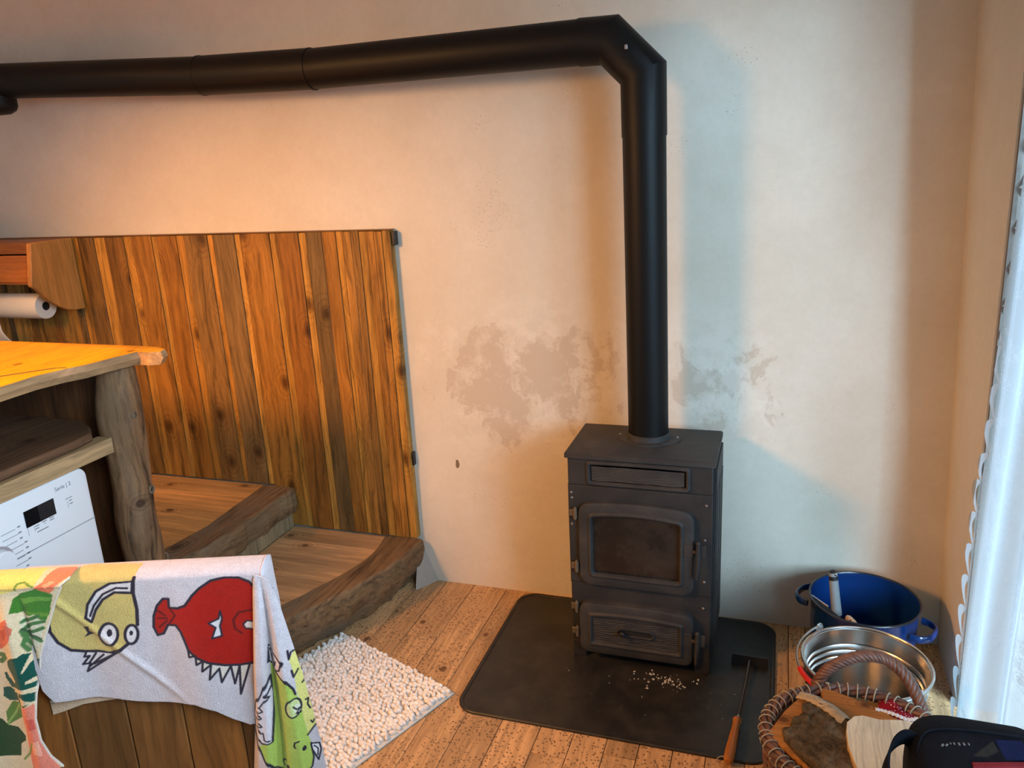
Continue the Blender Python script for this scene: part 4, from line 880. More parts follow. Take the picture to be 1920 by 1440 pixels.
def rasterise(uv, prints, base):
    """colours of the woven print at every vertex; uv in millimetres on the towel"""
    col = np.tile(np.array(base, dtype=float), (len(uv), 1))
    x = uv[:, 0]; y = uv[:, 1]
    for kind, rgb, data, w in prints:
        c = np.array(lin(*rgb))
        P = np.array(data, dtype=float)
        if kind == 'poly':
            ins = np.zeros(len(uv), bool); j = len(P)-1
            for i in range(len(P)):
                xi, yi = P[i]; xj, yj = P[j]
                cond = ((yi > y) != (yj > y)) & (x < (xj-xi)*(y-yi)/((yj-yi) if yj != yi else 1e-9)+xi)
                ins ^= cond; j = i
            col[ins] = c
        else:
            d = np.full(len(uv), 1e9)
            for i in range(len(P)-1):
                a = P[i]; b = P[i+1]; ab = b-a; L = (ab**2).sum() or 1e-9
                t = np.clip(((x-a[0])*ab[0]+(y-a[1])*ab[1])/L, 0, 1)
                d = np.minimum(d, np.hypot(x-a[0]-t*ab[0], y-a[1]-t*ab[1]))
            k = np.clip((w*.5+.6-d)/.9, 0, 1)[:, None]
            col = col*(1-k)+c*k
    return col

def cloth(patches):
    """patches: (posfn(s,t)->Vector, uvfn(s,t)->(mm,mm), nu, nv, prints, base)"""
    m_ = MB(); tints = []
    for pos, uvf, nu, nv, prints, base in patches:
        b0 = len(m_.v); m_.grid(lambda a, b: pos(a, b), nu, nv)
        uv = np.array([uvf(i/nu, j/nv) for j in range(nv+1) for i in range(nu+1)])
        col = rasterise(uv, prints, base); tints.append(np.hstack([col, np.zeros((len(col), 1))]))
    m_.tint = np.vstack(tints); return m_

# fish towel: a front fall, its roll over the rail, and the end that drops past the corner
FH = PRINTS['fish_hem']; FHx = [p[0]/1000 for p in FH]; FHy = [p[1]/1000 for p in FH]
F_u0, F_u1 = -.424, .002
def roll(v, n0):
    # v<0: the cloth turns over the rail (radius rr_) and falls down behind
    rr_ = .030; s = -v
    if s <= math.pi*rr_*1.0:
        a = s/rr_; return n0-rr_+rr_*math.cos(a), -rr_*math.sin(a)*.62
    return n0-2*rr_, (s-math.pi*rr_)
def ffold(u, v):
    w = .0030*math.sin(u*46+1.0)*min(1, max(0, v)/.12) + .0045*math.sin(u*21-2)*min(1, max(0, v)/.2)
    # a slanting crease through the yellow fish
    d = (v-.02)-(u+.372)*1.05
    w += .004*math.exp(-(d/.010)**2)*(1 if u < -.20 else max(0, 1-(u+.20)/.05))
    return w
def fpos(s, t):
    u = lerp(F_u0, F_u1, s); hem = interp(u, FHx, FHy); v = lerp(hem, -.20, t)
    if v >= 0.0: return bp(u, v, .012+ffold(u, v)+.006*(v/.25))
    n_, dv = roll(v, .012); return bp(u, dv, n_)
def fuv(s, t):
    u = lerp(F_u0, F_u1, s); hem = interp(u, FHx, FHy); return (u*1000, lerp(hem, -.20, t)*1000)
GREY = lin(196, 186, 190)
DL = PRINTS['drape_left']; DR = PRINTS['drape_right']
def duv(s, t):
    v = lerp(-.004, .56, t)
    l = interp(v*1000, [p[1] for p in DL], [p[0] for p in DL]); r = interp(v*1000, [p[1] for p in DR], [p[0] for p in DR])
    return (lerp(l, r, s), v*1000)
def dpos(s, t):
    u, v = duv(s, t); k = min(1, t*3.0)
    n_ = .006 + .010*(1-k) + k*(interp(s, [0, .10, .22, .32, .42, .55, .70, .85, 1], [.004, .026, .031, .014, .012, .026, .032, .026, .020]))
    n_ += .004*k*math.sin(s*9+t*5)
    uu = u/1000
    return bp(uu, v/1000 + (.010*(s**2) if t < .05 else 0), n_)
# cap that carries the cloth over the corner between the roll and the drape
def epos(s, t):
    a = math.pi*s; n_ = -.018+.030*math.cos(a); top = -.030*.62*math.sin(a)
    return bp(.001+.010*math.sin(a)*min(1, t*4+.15), lerp(top, .40, t), n_)
m_ = cloth([(fpos, fuv, 380, 330, PRINTS['fish'], GREY), (dpos, duv, 110, 430, PRINTS['drape'], GREY), (epos, lambda s, t: (0, 0), 24, 24, [], GREY)])
ft = obj('fish_towel', m_, M_terry, loc=tuple(bp(-.2, 0, 0)), ang=0, normals=False)
md = ft.modifiers.new('thick', 'SOLIDIFY'); md.thickness = .004; md.offset = -1
tag(ft, 'grey terry towel printed with cartoon fish draped over the end of the plank bench', 'towel')
# leaf towel, further left
LHx = [p[1]/1000 for p in PRINTS['leaf_hem']]; LHu = [p[0]/1000 for p in PRINTS['leaf_hem']]
def luv(s, t):
    v = lerp(.372+.004*0, -.20, t)
    ur = interp(max(v, -.03), LHx, LHu); return (lerp(-.66, ur, s)*1000, v*1000)
def lpos(s, t):
    u, v = luv(s, t); u /= 1000; v /= 1000
    k = min(1, max(0, v)/.06)
    w = .022 + k*(.010*math.exp(-((u+.445)/.014)**2) - .007*math.exp(-((u+.418)/.006)**2)) + .004*math.sin(u*40)*k
    if v >= 0: return bp(u, v, w)
    n_, dv = roll(v, .022); return bp(u, dv-.004, n_+.004)
CREAM = lin(216, 192, 156)
def suv(s, t):
    u = lerp(-.42, -.275, s); return (u*1000, lerp(interp(u, [-.42, -.40, -.36, -.32, -.275], [.268, .262, .248, .243, .238]), .10, t)*1000)
def spos(s, t):
    u, v = suv(s, t); return bp(u/1000, v/1000, .0055)
PR_hem = [('line', (214, 200, 186), PRINTS['leaf_hem'], 5.0)]
m_ = cloth([(lpos, luv, 170, 400, PRINTS['leaf']+PR_hem, CREAM), (spos, suv, 120, 110, PRINTS['sliver'], lin(196, 168, 140))])
lt = obj('leaf_towel', m_, M_terry, loc=tuple(bp(-.5, 0, 0)), ang=0, normals=False)
md = lt.modifiers.new('thick', 'SOLIDIFY'); md.thickness = .003; md.offset = -1
tag(lt, 'towel printed with green tropical leaves and coral flowers, beside the fish towel', 'towel')

# ------------------------------------------------------------------ curtain
cu = thing('lace_curtain', (.48, 1.6, 0), 'white floor-length lace curtain with a scalloped edge across the right window', 'curtain')
def fold_y(z): return interp(z, [0, .15, .5, .75, 1.0, 1.35, 2.15], [1.972, 1.962, 1.95, 1.932, 1.922, 1.913, 1.90])
def edge_y(z): return interp(z, [0, .1, .3, .5, .72, .80, .97, 1.15, 1.3, 1.53, 2.15], [2.10, 2.105, 2.135, 2.135, 2.14, 2.09, 2.075, 2.10, 2.09, 2.05, 2.03])
mb = MB()
def cmain(u, v):
    z = lerp(.012, 2.16, v); y0 = fold_y(z); y = lerp(y0, .62, u)
    x = .470 + .012*math.sin(u*44+.4*math.sin(z*3))*min(1, u*8) + .016*min(1, u*5) + .035*min(1, max(0, (1.62-y)/.12))
    if u == 0: x = .468
    return (x, y, z)
mb.grid(cmain, 160, 60); obj('lace_panel', mb, M_lace, cu, ang=0)
mb = MB()
def cedge(u, v):
    z = lerp(.012, 2.16, v); y = lerp(fold_y(z)+.002, edge_y(z)-.052, u); return (lerp(.476, .486, u), y, z)
mb.grid(cedge, 12, 60); obj('sheer_strip', mb, M_sheer, cu, ang=0)
mb = MB(); z = .02; ns = 24; hs = .0885
while z < 2.1:
    A_ = []; B_ = []
    for k in range(ns+1):
        t_ = k/ns; zz = z+hs*t_; sw = math.sin(math.pi*t_)**.75
        y_out = edge_y(zz)-.055+.070*sw; y_in = edge_y(zz)-.067+.036*sw**1.5
        A_.append((.4855, y_out, zz)); B_.append((.4855, y_in, zz))
    mb.loft([A_, B_], closed=False); z += hs
obj('scalloped_edge', mb, M_scal, cu, ang=0, normals=False)
mb = MB(); mb.tube([(.478, .6, 2.17), (.478, 2.02, 2.17)], .010, 14); obj('curtain_rod', mb, M_white, cu)

# ------------------------------------------------------------------ blue enamel pot
pt = thing('enamel_pot', (.268, 2.265, 0), 'big dark blue enamel pot with two loop handles standing in the corner', 'pot')
pc = (.270, 2.286, 0); pr_ = .150; ph = .25
mb = MB(); mb.lathe([(.0001, .006), (.128, .006), (.138, .010), (.143, .06), (.147, ph-.012), (pr_+.001, ph-.004), (pr_+.002, ph), (pr_-.003, ph), (.1435, ph-.014), (.139, .06), (.130, .014), (.0001, .012)], 72, pc); obj('pot_body', mb, M_navy, pt, ang=40)
mb = MB(); mb.tube([(pc[0]+(pr_+.001)*math.cos(a), pc[1]+(pr_+.001)*math.sin(a), ph) for a in [2*math.pi*k/72 for k in range(72)]], .0036, 8, closed=True); obj('rolled_rim', mb, M_navyrim, pt)
for ang_ in (-24, 156):
    a = R(ang_); er = Vector((math.cos(a), math.sin(a), 0)); et = Vector((-er.y, er.x, 0)); b0 = Vector(pc)+Vector((0, 0, .205))
    mb = MB(); mb.tube(smooth_path([b0+er*.146+et*.052, b0+er*.170+et*.050, b0+er*.190+et*.030, b0+er*.194, b0+er*.190-et*.030, b0+er*.170-et*.050, b0+er*.146-et*.052], 6), .0085, 12, ell=(1.35, .7)); obj('loop_handle', mb, M_navy, pt)
# shovel leaning in the pot
sh = thing('ash_shovel', (.20, 2.22, .1), 'black ash shovel with a hollow grey handle standing in the blue pot', 'shovel')
tz = Vector((.176, 2.245, .348)); tb = Vector((.194, 2.236, .215))
mb = MB(); dd = tb-tz
mb.tube([tz+dd*t for t in (0, .02, .08, .5, 1.0)], [.008, .0115, .0125, .0135, .0145], 20); obj('grip', mb, M_shovel, sh)
mb = MB(); mb.tube([tz-dd*.03, tz+dd*.0, tz+dd*.10, tz+dd*.18], [.005, .0105, .0128, .0131], 20); gc = obj('grip_cap', mb, M_blackm, sh)
mb = MB(); mb.blob(tz+Vector((.007, -.010, -.004)), (.004, .003, .005), None, 8, 6); obj('hanging_hole', mb, M_steel, gc)
mb = MB()
BL = [(0.119, 2.2847, 0.243), (0.1699, 2.2392, 0.234), (0.2514, 2.1616, 0.2), (0.1817, 2.1778, 0.203), (0.1263, 2.2437, 0.225)]
mb.loft([BL, [(x, y, z-.005) for x, y, z in BL]], True, True, True)
mb.loft([[BL[2], BL[3], (BL[3][0], BL[3][1], BL[3][2]-.005), (BL[2][0], BL[2][1], BL[2][2]-.005)], [(.300, 2.24, .07), (.260, 2.22, .07), (.260, 2.22, .065), (.300, 2.24, .065)]], True, True, True)
mb.tube([tb-dd*.08, tb+dd*.14, tb+dd*.4], [.013, .012, .008], 12)
obj('blade', mb, M_blackm, sh, bevel=.0008)
mb = MB(); mb.tube([Vector(BL[0])+Vector((0, 0, .001)), Vector(BL[1])+Vector((0, 0, .001))], .0024, 8); obj('bright_edge', mb, M_wire, sh)
hb = thing('hearth_brush', (.255, 2.16, .15), 'pale wooden brush handle with a hole sticking out of the blue pot beside the shovel', 'brush')
p0 = Vector((0.2164, 2.1951, 0.236)); p1 = Vector((0.2566, 2.1496, 0.212)); p2 = Vector((.33, 2.23, .06))
mb = MB(); mb.tube([p0, lerp(p0, p1, .12), lerp(p0, p1, .4), lerp(p0, p1, .75), p1, lerp(p1, p2, .5), p2], [.007, .013, .015, .011, .009, .010, .012], 14, ell=(1, .6)); bh = obj('handle', mb, M_brush, hb)
mb = MB(); mb.blob(lerp(p0, p1, .28)+Vector((-.002, -.008, .006)), (.004, .004, .004), None, 8, 6); obj('hanging_hole', mb, M_hole, bh)
mb = MB(); mb.box((.295, 2.185, .014), (.365, 2.225, .065)); obj('bristles', mb, M_char, hb, bevel=.004)

# ------------------------------------------------------------------ steel bucket
bu = thing('steel_bucket', (.248, 1.975, 0), 'shiny steel bucket with a wire handle and red grip in front of the blue pot', 'bucket')
bc = (.2485, 1.968, 0); br_ = .158; bh_ = .25
mb = MB()
prof_o = [(.0001, .004), (.112, .004), (.118, .008), (.125, .06)]
ribs = []
for z in (.165, .182, .199):
    for dz, dr_ in ((-.006, 0), (-.003, .0032), (0, .0042), (.003, .0032), (.006, 0)): ribs.append((interp(z+dz, [.06, .25], [.125, .1535])+dr_, z+dz))
prof_o += ribs + [(.153, bh_-.006)]
prof_i = [(r-.0018, z) for r, z in prof_o[::-1]][:-4] + [(.122, .062), (.113, .012), (.0001, .008)]
mb.lathe(prof_o+[(.1545, bh_-.003)]+prof_i, 96, bc); obj('bucket_body', mb, M_steel, bu, ang=35)
mb = MB(); mb.tube([(bc[0]+(br_-.002)*math.cos(a), bc[1]+(br_-.002)*math.sin(a), bh_-.002) for a in [2*math.pi*k/96 for k in range(96)]], .0042, 10, closed=True); obj('rolled_rim', mb, M_steel, bu)
EA, EB = R(132), R(132+180)
for a in (EA, EB):
    er = Vector((math.cos(a), math.sin(a), 0)); et = Vector((-er.y, er.x, 0)); b0 = Vector(bc)+er*(br_+.003)
    mb = MB(); P = [(-.014, bh_-.04), (.014, bh_-.04), (.012, bh_+.006), (.008, bh_+.016), (0, bh_+.020), (-.008, bh_+.016), (-.012, bh_+.006)]
    mb.loft([[b0+et*x+Vector((0, 0, z)) for x, z in P], [b0+er*.003+et*x+Vector((0, 0, z)) for x, z in P]], True, True, True)
    ear = obj('ear', mb, M_wire, bu, bevel=.0008)
    for s_ in (-.007, .007):
        mb = MB(); mb.blob(b0-er*.006+et*s_*1.3+Vector((0, 0, bh_-.024)), (.003, .003, .003), None, 8, 5); obj('rivet', mb, M_wire, ear)
    mb = MB(); mb.tube([b0-er*.005+Vector((0, 0, bh_+.009)), b0+er*.010+Vector((0, 0, bh_+.009))], .0028, 8); obj('pivot', mb, M_wire, ear)
mb = MB(); path = []; gp = []
for k in range(61):
    t_ = k/60; a = EA+math.pi*t_; rb = br_+.006+.006*math.sin(math.pi*t_)**.6; z = bh_+.009-.026*math.sin(math.pi*t_)
    p = (bc[0]+rb*math.cos(a), bc[1]+rb*math.sin(a), z); path.append(p)
    if .36 <= t_ <= .60: gp.append(p)
mb.tube(path, .0028, 8); bw = obj('bail_handle', mb, M_wire, bu)
mb = MB(); mb.tube(gp, .0072, 14); obj('red_grip', mb, M_red, bw)['label'] = 'red plastic grip'

# ------------------------------------------------------------------ wicker log basket
kb = thing('wicker_basket', (.205, 1.665, 0), 'reddish-brown wicker log basket with a twisted handle in front of the bucket', 'basket')
kc = Vector((.202, 1.596, 0)); KA, KB_ = .194, .179; KH = .29
def kp(a, r, z): return Vector((kc.x+KA*r*math.cos(a), kc.y+KB_*r*math.sin(a), z))
def kr(z): return interp(z, [0, .10, .21, .29], [.78, .92, .99, 1.0])
mb = MB(); r_ = random.Random(9)
NSt = 30
for k in range(NSt):
    a = 2*math.pi*k/NSt; b = r_.uniform(.8, 1.25); mb.cur = (b, b, b, 0)
    mb.tube([kp(a, kr(z), z) for z in (.004, .07, .14, .21, .285)], .0042, 6)
obj('stakes', mb, M_cane, kb, ang=0)
mb = MB(); row = 0; z = .008
while z < .278:
    b = r_.uniform(.75, 1.3); mb.cur = (b, b, b, 0)
    n_ = NSt*4
    mb.tube([kp(2*math.pi*k/n_, kr(z)+.022*math.cos(2*math.pi*k/8+math.pi*(row % 2)), z+.001*math.sin(k*.7)) for k in range(n_)], .0042, 6, closed=True)
    z += .0088; row += 1
obj('woven_side', mb, M_cane, kb, ang=0)
mb = MB(); mb.loft([[kp(2*math.pi*k/40, .82, .003) for k in range(40)], [kp(2*math.pi*k/40, .82, .010) for k in range(40)]], True, True, True); obj('base', mb, M_cane, kb)
mb = MB()
for s_ in range(4):
    b = r_.uniform(.75, 1.25); mb.cur = (b, b, b, 0)
    path = []
    for k in range(160):
        a = 2*math.pi*k/160; ph_ = s_*math.pi/2 + a*7
        path.append(kp(a, 1.0+.045*math.cos(ph_), KH+.008*math.sin(ph_)))
    mb.tube(path, .0062, 7, closed=True)
rim = obj('rim', mb, M_cane, kb, ang=0)
for k in range(54):
    mb = MB(); a = 2*math.pi*(k+.3*r_.random())/54; tl = r_.uniform(-.05, .09)
    path = []
    for q in range(13):
        ph_ = 2*math.pi*q/12; path.append(kp(a+tl*q/12, 1.0+.088*math.cos(ph_), KH+.0165*math.sin(ph_)))
    mb.tube(path, .0016, 5); o = obj('lacing_stitch', mb, M_string, rim, ang=0); o['label'] = 'pale string stitch round the rim'
# the twisted handle
hpts = smooth_path([(0.1189, 1.7777, 0.29), (0.1352, 1.7789, 0.325), (0.1545, 1.7828, 0.345), (0.1813, 1.7913, 0.36), (0.2133, 1.8028, 0.368), (0.2466, 1.8112, 0.368), (0.2763, 1.8133, 0.36), (0.3048, 1.8022, 0.345), (0.3299, 1.7855, 0.315), (0.3456, 1.7672, 0.285), (0.353, 1.7581, 0.26)], 12)
mb = MB(); H0 = [Vector(p) for p in hpts]
for s_ in range(5):
    b = r_.uniform(.8, 1.3); mb.cur = (b, b, b, 0); path = []
    for k, p in enumerate(H0):
        t_ = (H0[min(k+1, len(H0)-1)]-H0[max(k-1, 0)]).normalized(); u_ = Vector((.3, .9, .2)); u_ = (u_-t_*u_.dot(t_)).normalized(); w_ = t_.cross(u_)
        ph_ = 2*math.pi*s_/5+k*.34; path.append(p+u_*.0082*math.cos(ph_)+w_*.0082*math.sin(ph_))
    mb.tube(path, .0062, 8)
obj('handle', mb, M_cane, kb, ang=0)
def burlap():
    t = NT('burlap'); v = t.coord(); n = t.noise(v, 240, 2); t.set(t.mix(n, (.16, .11, .06), (.40, .29, .17)), .95, 0, .1); t.bump(n, .6, .002); return t.m
def dotted():
    t = NT('red_dotted_cotton'); v = t.coord(); vo = t.voro(v, 150, rnd=.25); d = t.math('LESS_THAN', vo.outputs['Distance'], .30)
    t.set(t.mix(d, (.26, .012, .025), (.62, .45, .45)), .9, 0, .1); return t.m
M_burlap = burlap(); M_dots = dotted()
mb = MB(); mb.grid(lambda u, v: kp(2*math.pi*u, (kr(lerp(.03, .282, v))-.07)+.012*math.sin(u*60), lerp(.03, .282, v)), 80, 10); lin_ = obj('burlap_lining', mb, M_burlap, kb, ang=0)
mb = MB(); CLO = [(.2607, 1.7562), (.284, 1.7514), (.3127, 1.7256), (.3362, 1.7035), (.3087, 1.6948), (.249, 1.714)]
ccx = sum(p[0] for p in CLO)/6; ccy = sum(p[1] for p in CLO)/6
mb.loft([[(ccx+(x-ccx)*k_, ccy+(y-ccy)*k_, .296+.006*math.sin(x*160+y*90)-(.016 if k_ > 1.1 else 0)) for x, y in CLO] for k_ in (1.18, 1.0, .6, .3, .02)], True, False, True)
red = obj('dotted_cloth', mb, M_dots, kb, ang=0)
mb = MB(); mb.tube(smooth_path([(.243, 1.706, .300), (.262, 1.706, .298), (.285, 1.695, .301), (.308, 1.690, .298), (.330, 1.696, .300)], 10), [.0045+.0012*math.sin(k*1.9) for k in range(41)], 8, ell=(.6, 1.2))
obj('white_trim', mb, plain('white_cotton', (.75, .72, .72), .95), red)['label'] = 'white lace trim'
mb = MB(); mb.grid(lambda u, v: kp(math.pi*(1.0+.28*u), (kr(lerp(.06, .265, v))-.085), lerp(.06, .265, v)), 24, 8); obj('side_cloth', mb, M_dots, kb, ang=0)

# firewood ----------------------------------------------------------------
def bark():
    t = NT('rough_bark'); v = t.coord(); n = t.noise(v, 45, 7, .75, .6); n2 = t.noise(v, 8, 5, .7)
    t.set(t.mix(t.ramp(n, [(.35, 0), (.7, 1)]), (.05, .034, .02), (.24, .17, .10)), .95, 0, .1)
    t.link(t.mix(t.ramp(n2, [(.5, 0), (.62, .75)]), t.mix(t.ramp(n, [(.35, 0), (.7, 1)]), (.05, .034, .02), (.24, .17, .10)), (.30, .27, .20)), t.b.inputs['Base Color'])
    t.bump(n, 1.0, .010); return t.m
M_bark = bark()
M_split = wood('split_firewood', 'x', .65, 1.1, 60, .07, 7, .8, bump=.5, swirl=2)
M_birch = wood('pale_birch', 'y', .93, 1.04, 50, 0, 6, .8, bump=.2)
def slab(loops, mat, name, parent, tints, ang=35, bevel=.002, sub=0):
    m_ = MB(); L = []
    for lp_, tc in zip(loops, tints):
        m_.cur = tc; L.append([m_.vert(p) for p in lp_])
    n_ = len(L[0])
    for a_ in range(len(L)-1):
        for k in range(n_): m_.face((L[a_][k], L[a_][(k+1) % n_], L[a_+1][(k+1) % n_], L[a_+1][k]))
    m_.face(L[0][::-1]); m_.face(L[-1])
    return obj(name, m_, mat, parent, ang=ang, bevel=bevel)
def tn(c, s): c = lin(*c); return (c[0], c[1], c[2], s)
def zoff(P, dz, dx=0, dy=0): return [(x+dx, y+dy, z+dz) for x, y, z in P]
# split log with bark still on its upper side
lA = thing('bark_log', (.11, 1.57, .24), 'split log with rough grey-brown bark lying across the left side of the basket', 'firewood log', 'logs in the basket')
PA = [(.010, 1.560, .303), (.046, 1.635, .312), (.086, 1.698, .318), (.128, 1.662, .328), (.176, 1.615, .330), (.200, 1.540, .322), (.190, 1.470, .300), (.122, 1.452, .288), (.066, 1.508, .296)]
T1 = tn((176, 118, 58), .4); T2 = tn((150, 98, 50), .4)
slab([zoff(PA, -.085, .01, .004), zoff(PA, -.03), PA], M_split, 'split_wood', lA, [T2, T2, T1], bevel=.005)
mb = MB()
bk_ = [(.046, 1.545), (.040, 1.572), (.058, 1.580), (.062, 1.607), (.085, 1.622), (.082, 1.650), (.105, 1.655), (.130, 1.650), (.176, 1.606), (.198, 1.538), (.188, 1.472), (.124, 1.458), (.070, 1.512)]
def bz(x, y): return .3225 + (x-.1)*.10 + (y-1.57)*.10 - 1.2*((x-.12)*.7+(y-1.56)*.3)**2 + .006*mnoise.noise((x*60, y*60, 2)) + .004*mnoise.noise((x*140, y*140, 5))
cxb = sum(p[0] for p in bk_)/len(bk_); cyb = sum(p[1] for p in bk_)/len(bk_)
rings = []
dense = []
for k in range(len(bk_)):
    a_, b_2 = bk_[k], bk_[(k+1) % len(bk_)]
    for q in range(5):
        t_ = q/5; nx = mnoise.noise((k*.7+t_, 3.1, 0))*.004
        dense.append((lerp(a_[0], b_2[0], t_)+nx, lerp(a_[1], b_2[1], t_)+nx))
for s_ in [1, .985] + [1-.985*k/16 for k in range(1, 17)]:
    rings.append([(cxb+(x-cxb)*s_, cyb+(y-cyb)*s_, bz(cxb+(x-cxb)*s_, cyb+(y-cyb)*s_) - (.022 if s_ == 1 else (.004 if s_ == .985 else 0))) for x, y in dense])
mb.loft(rings, True, False, True); obj('bark', mb, M_bark, lA, ang=0)
mb = MB(); ridge = [(.086, 1.699, .322), (.108, 1.684, .330), (.130, 1.664, .335), (.155, 1.640, .337), (.178, 1.615, .334)]
sp_ = smooth_path(ridge, 6)
T3 = tn((196, 178, 150), .8); mb.cur = T3
mb.loft([[(p.x-.016-.003*math.sin(i*2.1), p.y-.020, p.z-.004) for i, p in enumerate(sp_)], [(p.x-.006, p.y-.006, p.z+.003+.0015*math.sin(i*1.7)) for i, p in enumerate(sp_)], [(p.x+.004, p.y+.004, p.z-.004) for p in sp_], [(p.x+.004, p.y+.004, p.z-.03) for p in sp_]], closed=False)
o = obj('splintered_edge', mb, M_split, lA, ang=0, normals=False); md = o.modifiers.new('thick', 'SOLIDIFY'); md.thickness = .003; o['label'] = 'pale splintered edge'
# orange split board behind it
lB = thing('split_board', (.21, 1.70, .26), 'thin orange-brown split board standing between the bark log and the back rim of the basket', 'firewood log', 'logs in the basket')
PB = [(.130, 1.756, .300), (.160, 1.750, .301), (.242, 1.715, .300), (.305, 1.672, .298), (.290, 1.655, .299), (.235, 1.660, .300), (.182, 1.660, .300), (.133, 1.696, .301)]
slab([zoff(PB, -.10, .008, 0), zoff(PB, -.004), PB], M_split, 'split_board_wood', lB, [tn((150, 94, 44), .15), tn((196, 132, 66), .15), tn((190, 122, 56), .15)])
# pale piece behind the birch billet
lD = thing('pale_split_wood', (.29, 1.69, .24), 'narrow pale greyish piece of firewood beside the red dotted cloth', 'firewood log', 'logs in the basket')
PD = [(.236, 1.728, .285), (.262, 1.722, .286), (.345, 1.700, .288), (.335, 1.655, .292), (.300, 1.655, .290), (.268, 1.694, .287)]
slab([zoff(PD, -.08, .006), PD], M_birch, 'pale_wood', lD, [tn((190, 170, 140), .6), tn((214, 200, 172), .6)])
# birch billet
lC = thing('birch_log', (.24, 1.53, .28), 'cream split birch billet with brown bark edge lying highest, beside the black bag', 'firewood log', 'logs in the basket')
PC = [(.172, 1.520, .338), (.170, 1.560, .341), (.173, 1.588, .344), (.188, 1.609, .345), (.206, 1.616, .3455), (.240, 1.612, .345), (.285, 1.622, .345), (.325, 1.622, .345), (.322, 1.46, .338), (.200, 1.440, .333), (.186, 1.452, .334)]
def shr(P, k): 
    c = (sum(p[0] for p in P)/len(P), sum(p[1] for p in P)/len(P)); return [(c[0]+(p[0]-c[0])*k, c[1]+(p[1]-c[1])*k, p[2]) for p in P]
cb = tn((255, 250, 226), .3)
slab([zoff(shr(PC, .95), -.062), zoff(shr(PC, 1.03), -.03), zoff(PC, -.006), zoff(shr(PC, .985), 0)], M_birch, 'birch_wood', lC, [tn((190, 140, 86), .3), tn((206, 160, 100), .3), tn((216, 176, 116), .3), cb], bevel=0, ang=50)
mb = MB(); mb.cur = tn((120, 76, 40), .2)
side = [(.186, 1.452), (.171, 1.520), (.169, 1.560), (.172, 1.589), (.187, 1.611)]
sp_ = smooth_path([(x, y, .33) for x, y in side], 6)
mb.loft([[(p.x-.007, p.y+.001, .318+.004*math.sin(i)) for i, p in enumerate(sp_)], [(p.x-.0085, p.y+.001, .306) for i, p in enumerate(sp_)], [(p.x-.006, p.y+.001, .290+.004*math.sin(i*1.3)) for i, p in enumerate(sp_)]], closed=False)
o = obj('bark_edge', mb, M_split, lC, ang=0, normals=False); md = o.modifiers.new('thick', 'SOLIDIFY'); md.thickness = .004; o['label'] = 'brown bark strip along the edge'


# ------------------------------------------------------------------ black bag
def fabric(name, col, rough=.75):
    t = NT(name); v = t.coord(); n = t.noise(v, 300, 2); n2 = t.noise(v, 18, 4)
    t.set(t.mix(n2, tuple(c*.6 for c in col), tuple(c*1.5 for c in col)), rough, 0, .12); t.bump(t.math('ADD', n, t.math('MULTIPLY', n2, 1.2)), .35, .004); return t.m
M_bag = fabric('black_bag_fabric', (.0045, .005, .008)); M_bagblue = fabric('navy_bag_fabric', (.006, .010, .045)); M_bagolive = fabric('grey_bag_fabric', (.024, .021, .018)); M_bagred = fabric('red_bag_piping', (.20, .018, .022))
bg = thing('black_bag', (.365, 1.30, 0), 'black fabric bag with a loop handle standing in front of the curtain beside the basket', 'bag')
mb = MB()
def bag_loop(z, k, dome=0):
    x0 = .250; x1 = .488; y0 = 1.10; y1 = float(np.interp(z, [0, .30, .40, .6], [1.385, 1.385, 1.476, 1.476]))
    P = []
    for (cx_, cy_, a0) in ((x1-.04, y1-.05, 0), (x0+.075, y1-.075, 90), (x0+.05, y0+.05, 180), (x1-.04, y0+.05, 270)):
        r0 = .075 if a0 == 90 else (.05 if a0 == 180 else .04)
        for q in range(9):
            a = R(a0+90*q/8); P.append((cx_+r0*math.cos(a), cy_+(r0 if a0 != 0 else .05)*math.sin(a)))
    c = ((x0+x1)/2, (y0+y1)/2); out = []
    for x, y in P:
        xx = c[0]+(x-c[0])*k; yy = c[1]+(y-c[1])*k
        w = .004*mnoise.noise((xx*18, yy*18, z*14))
        out.append((xx+w, yy+w*.5, z+w*.8+ dome*(.002*math.sin((xx-.24)*14))))
    return out
L = []
for z, k in [(.002, .90), (.02, .96), (.12, 1.0), (.25, 1.0), (.36, .985), (.43, .975), (.468, .955), (.487, .92), (.497, .86), (.502, .74), (.504, .5), (.505, .25), (.505, .02)]:
    L.append(bag_loop(z, k, 1 if z > .48 else 0))
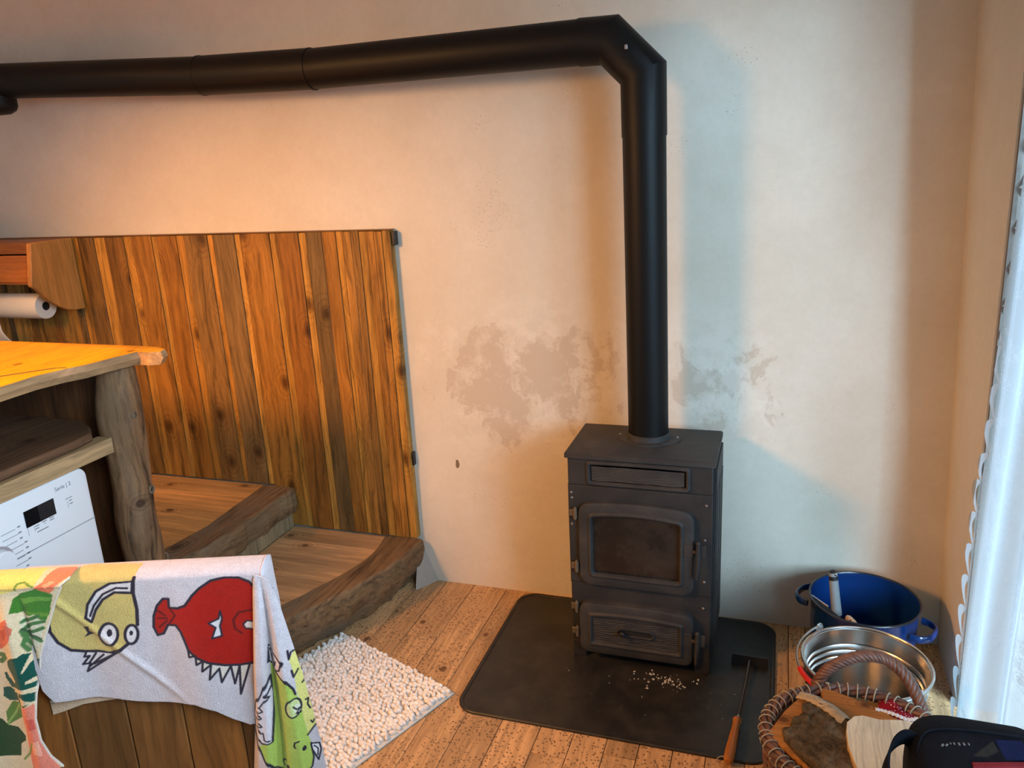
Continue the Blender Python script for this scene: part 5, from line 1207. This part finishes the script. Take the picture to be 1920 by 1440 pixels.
mb.loft(L, True, True, True); body = obj('bag_body', mb, M_bag, bg, ang=0)
# the loop handle, a wide webbing band standing off the side
hp = smooth_path([(.285, 1.378, .455), (.268, 1.376, .482), (.248, 1.374, .494), (.226, 1.352, .488), (.213, 1.318, .472), (.214, 1.282, .450), (.235, 1.238, .420), (.262, 1.215, .38)], 8)
mb = MB(); loops = []
for i, p in enumerate(hp):
    t_ = (hp[min(i+1, len(hp)-1)]-hp[max(i-1, 0)]).normalized(); wv = Vector((.25, .15, .95)); wv = (wv-t_*wv.dot(t_)).normalized(); nn = t_.cross(wv)
    hw = .0145; th = .0022
    loops.append([p+wv*hw+nn*th, p+wv*hw-nn*th, p-wv*hw-nn*th, p-wv*hw+nn*th])
mb.loft(loops, True, True, True); obj('loop_handle', mb, M_bag, bg, ang=40)
def patch(name, pts, mat, z, parent, th=.003):
    m_ = MB(); m_.loft([[(x, y, z-.012) for x, y in pts], [(x, y, z+th) for x, y in pts]], True, True, True); return obj(name, m_, mat, parent, bevel=.001)
patch('navy_panel', [(.395, 1.392), (.440, 1.400), (.440, 1.352), (.402, 1.340)], M_bagblue, .503, bg)
patch('grey_panel', [(.392, 1.388), (.398, 1.342), (.350, 1.338)], M_bagolive, .5025, bg)
patch('red_piping', [(.345, 1.316), (.440, 1.342), (.440, 1.330), (.345, 1.304)], M_bagred, .504, bg, .006)
mb = MB()
for k, (x, y, w) in enumerate(((.306, 1.353, .006), (.313, 1.355, .006), (.320, 1.361, .004), (.326, 1.362, .005), (.334, 1.363, .006), (.342, 1.365, .006), (.350, 1.367, .005))):
    m_ = Matrix.Rotation(R(-30 if k < 2 else 8), 3, 'Z'); mb.box((x-w*.3, y-w*.6, .498), (x+w*.3, y+w*.6, .507), m_)
obj('stitched_mark', mb, plain('pale_stitching', (.16, .155, .145), .9), bg, bevel=.001)
mb = MB(); mb.tube(smooth_path([(.262, 1.33, .492), (.275, 1.37, .503), (.30, 1.392, .507), (.36, 1.405, .507), (.44, 1.41, .506)], 6), .0022, 6); obj('seam', mb, M_bag, bg)
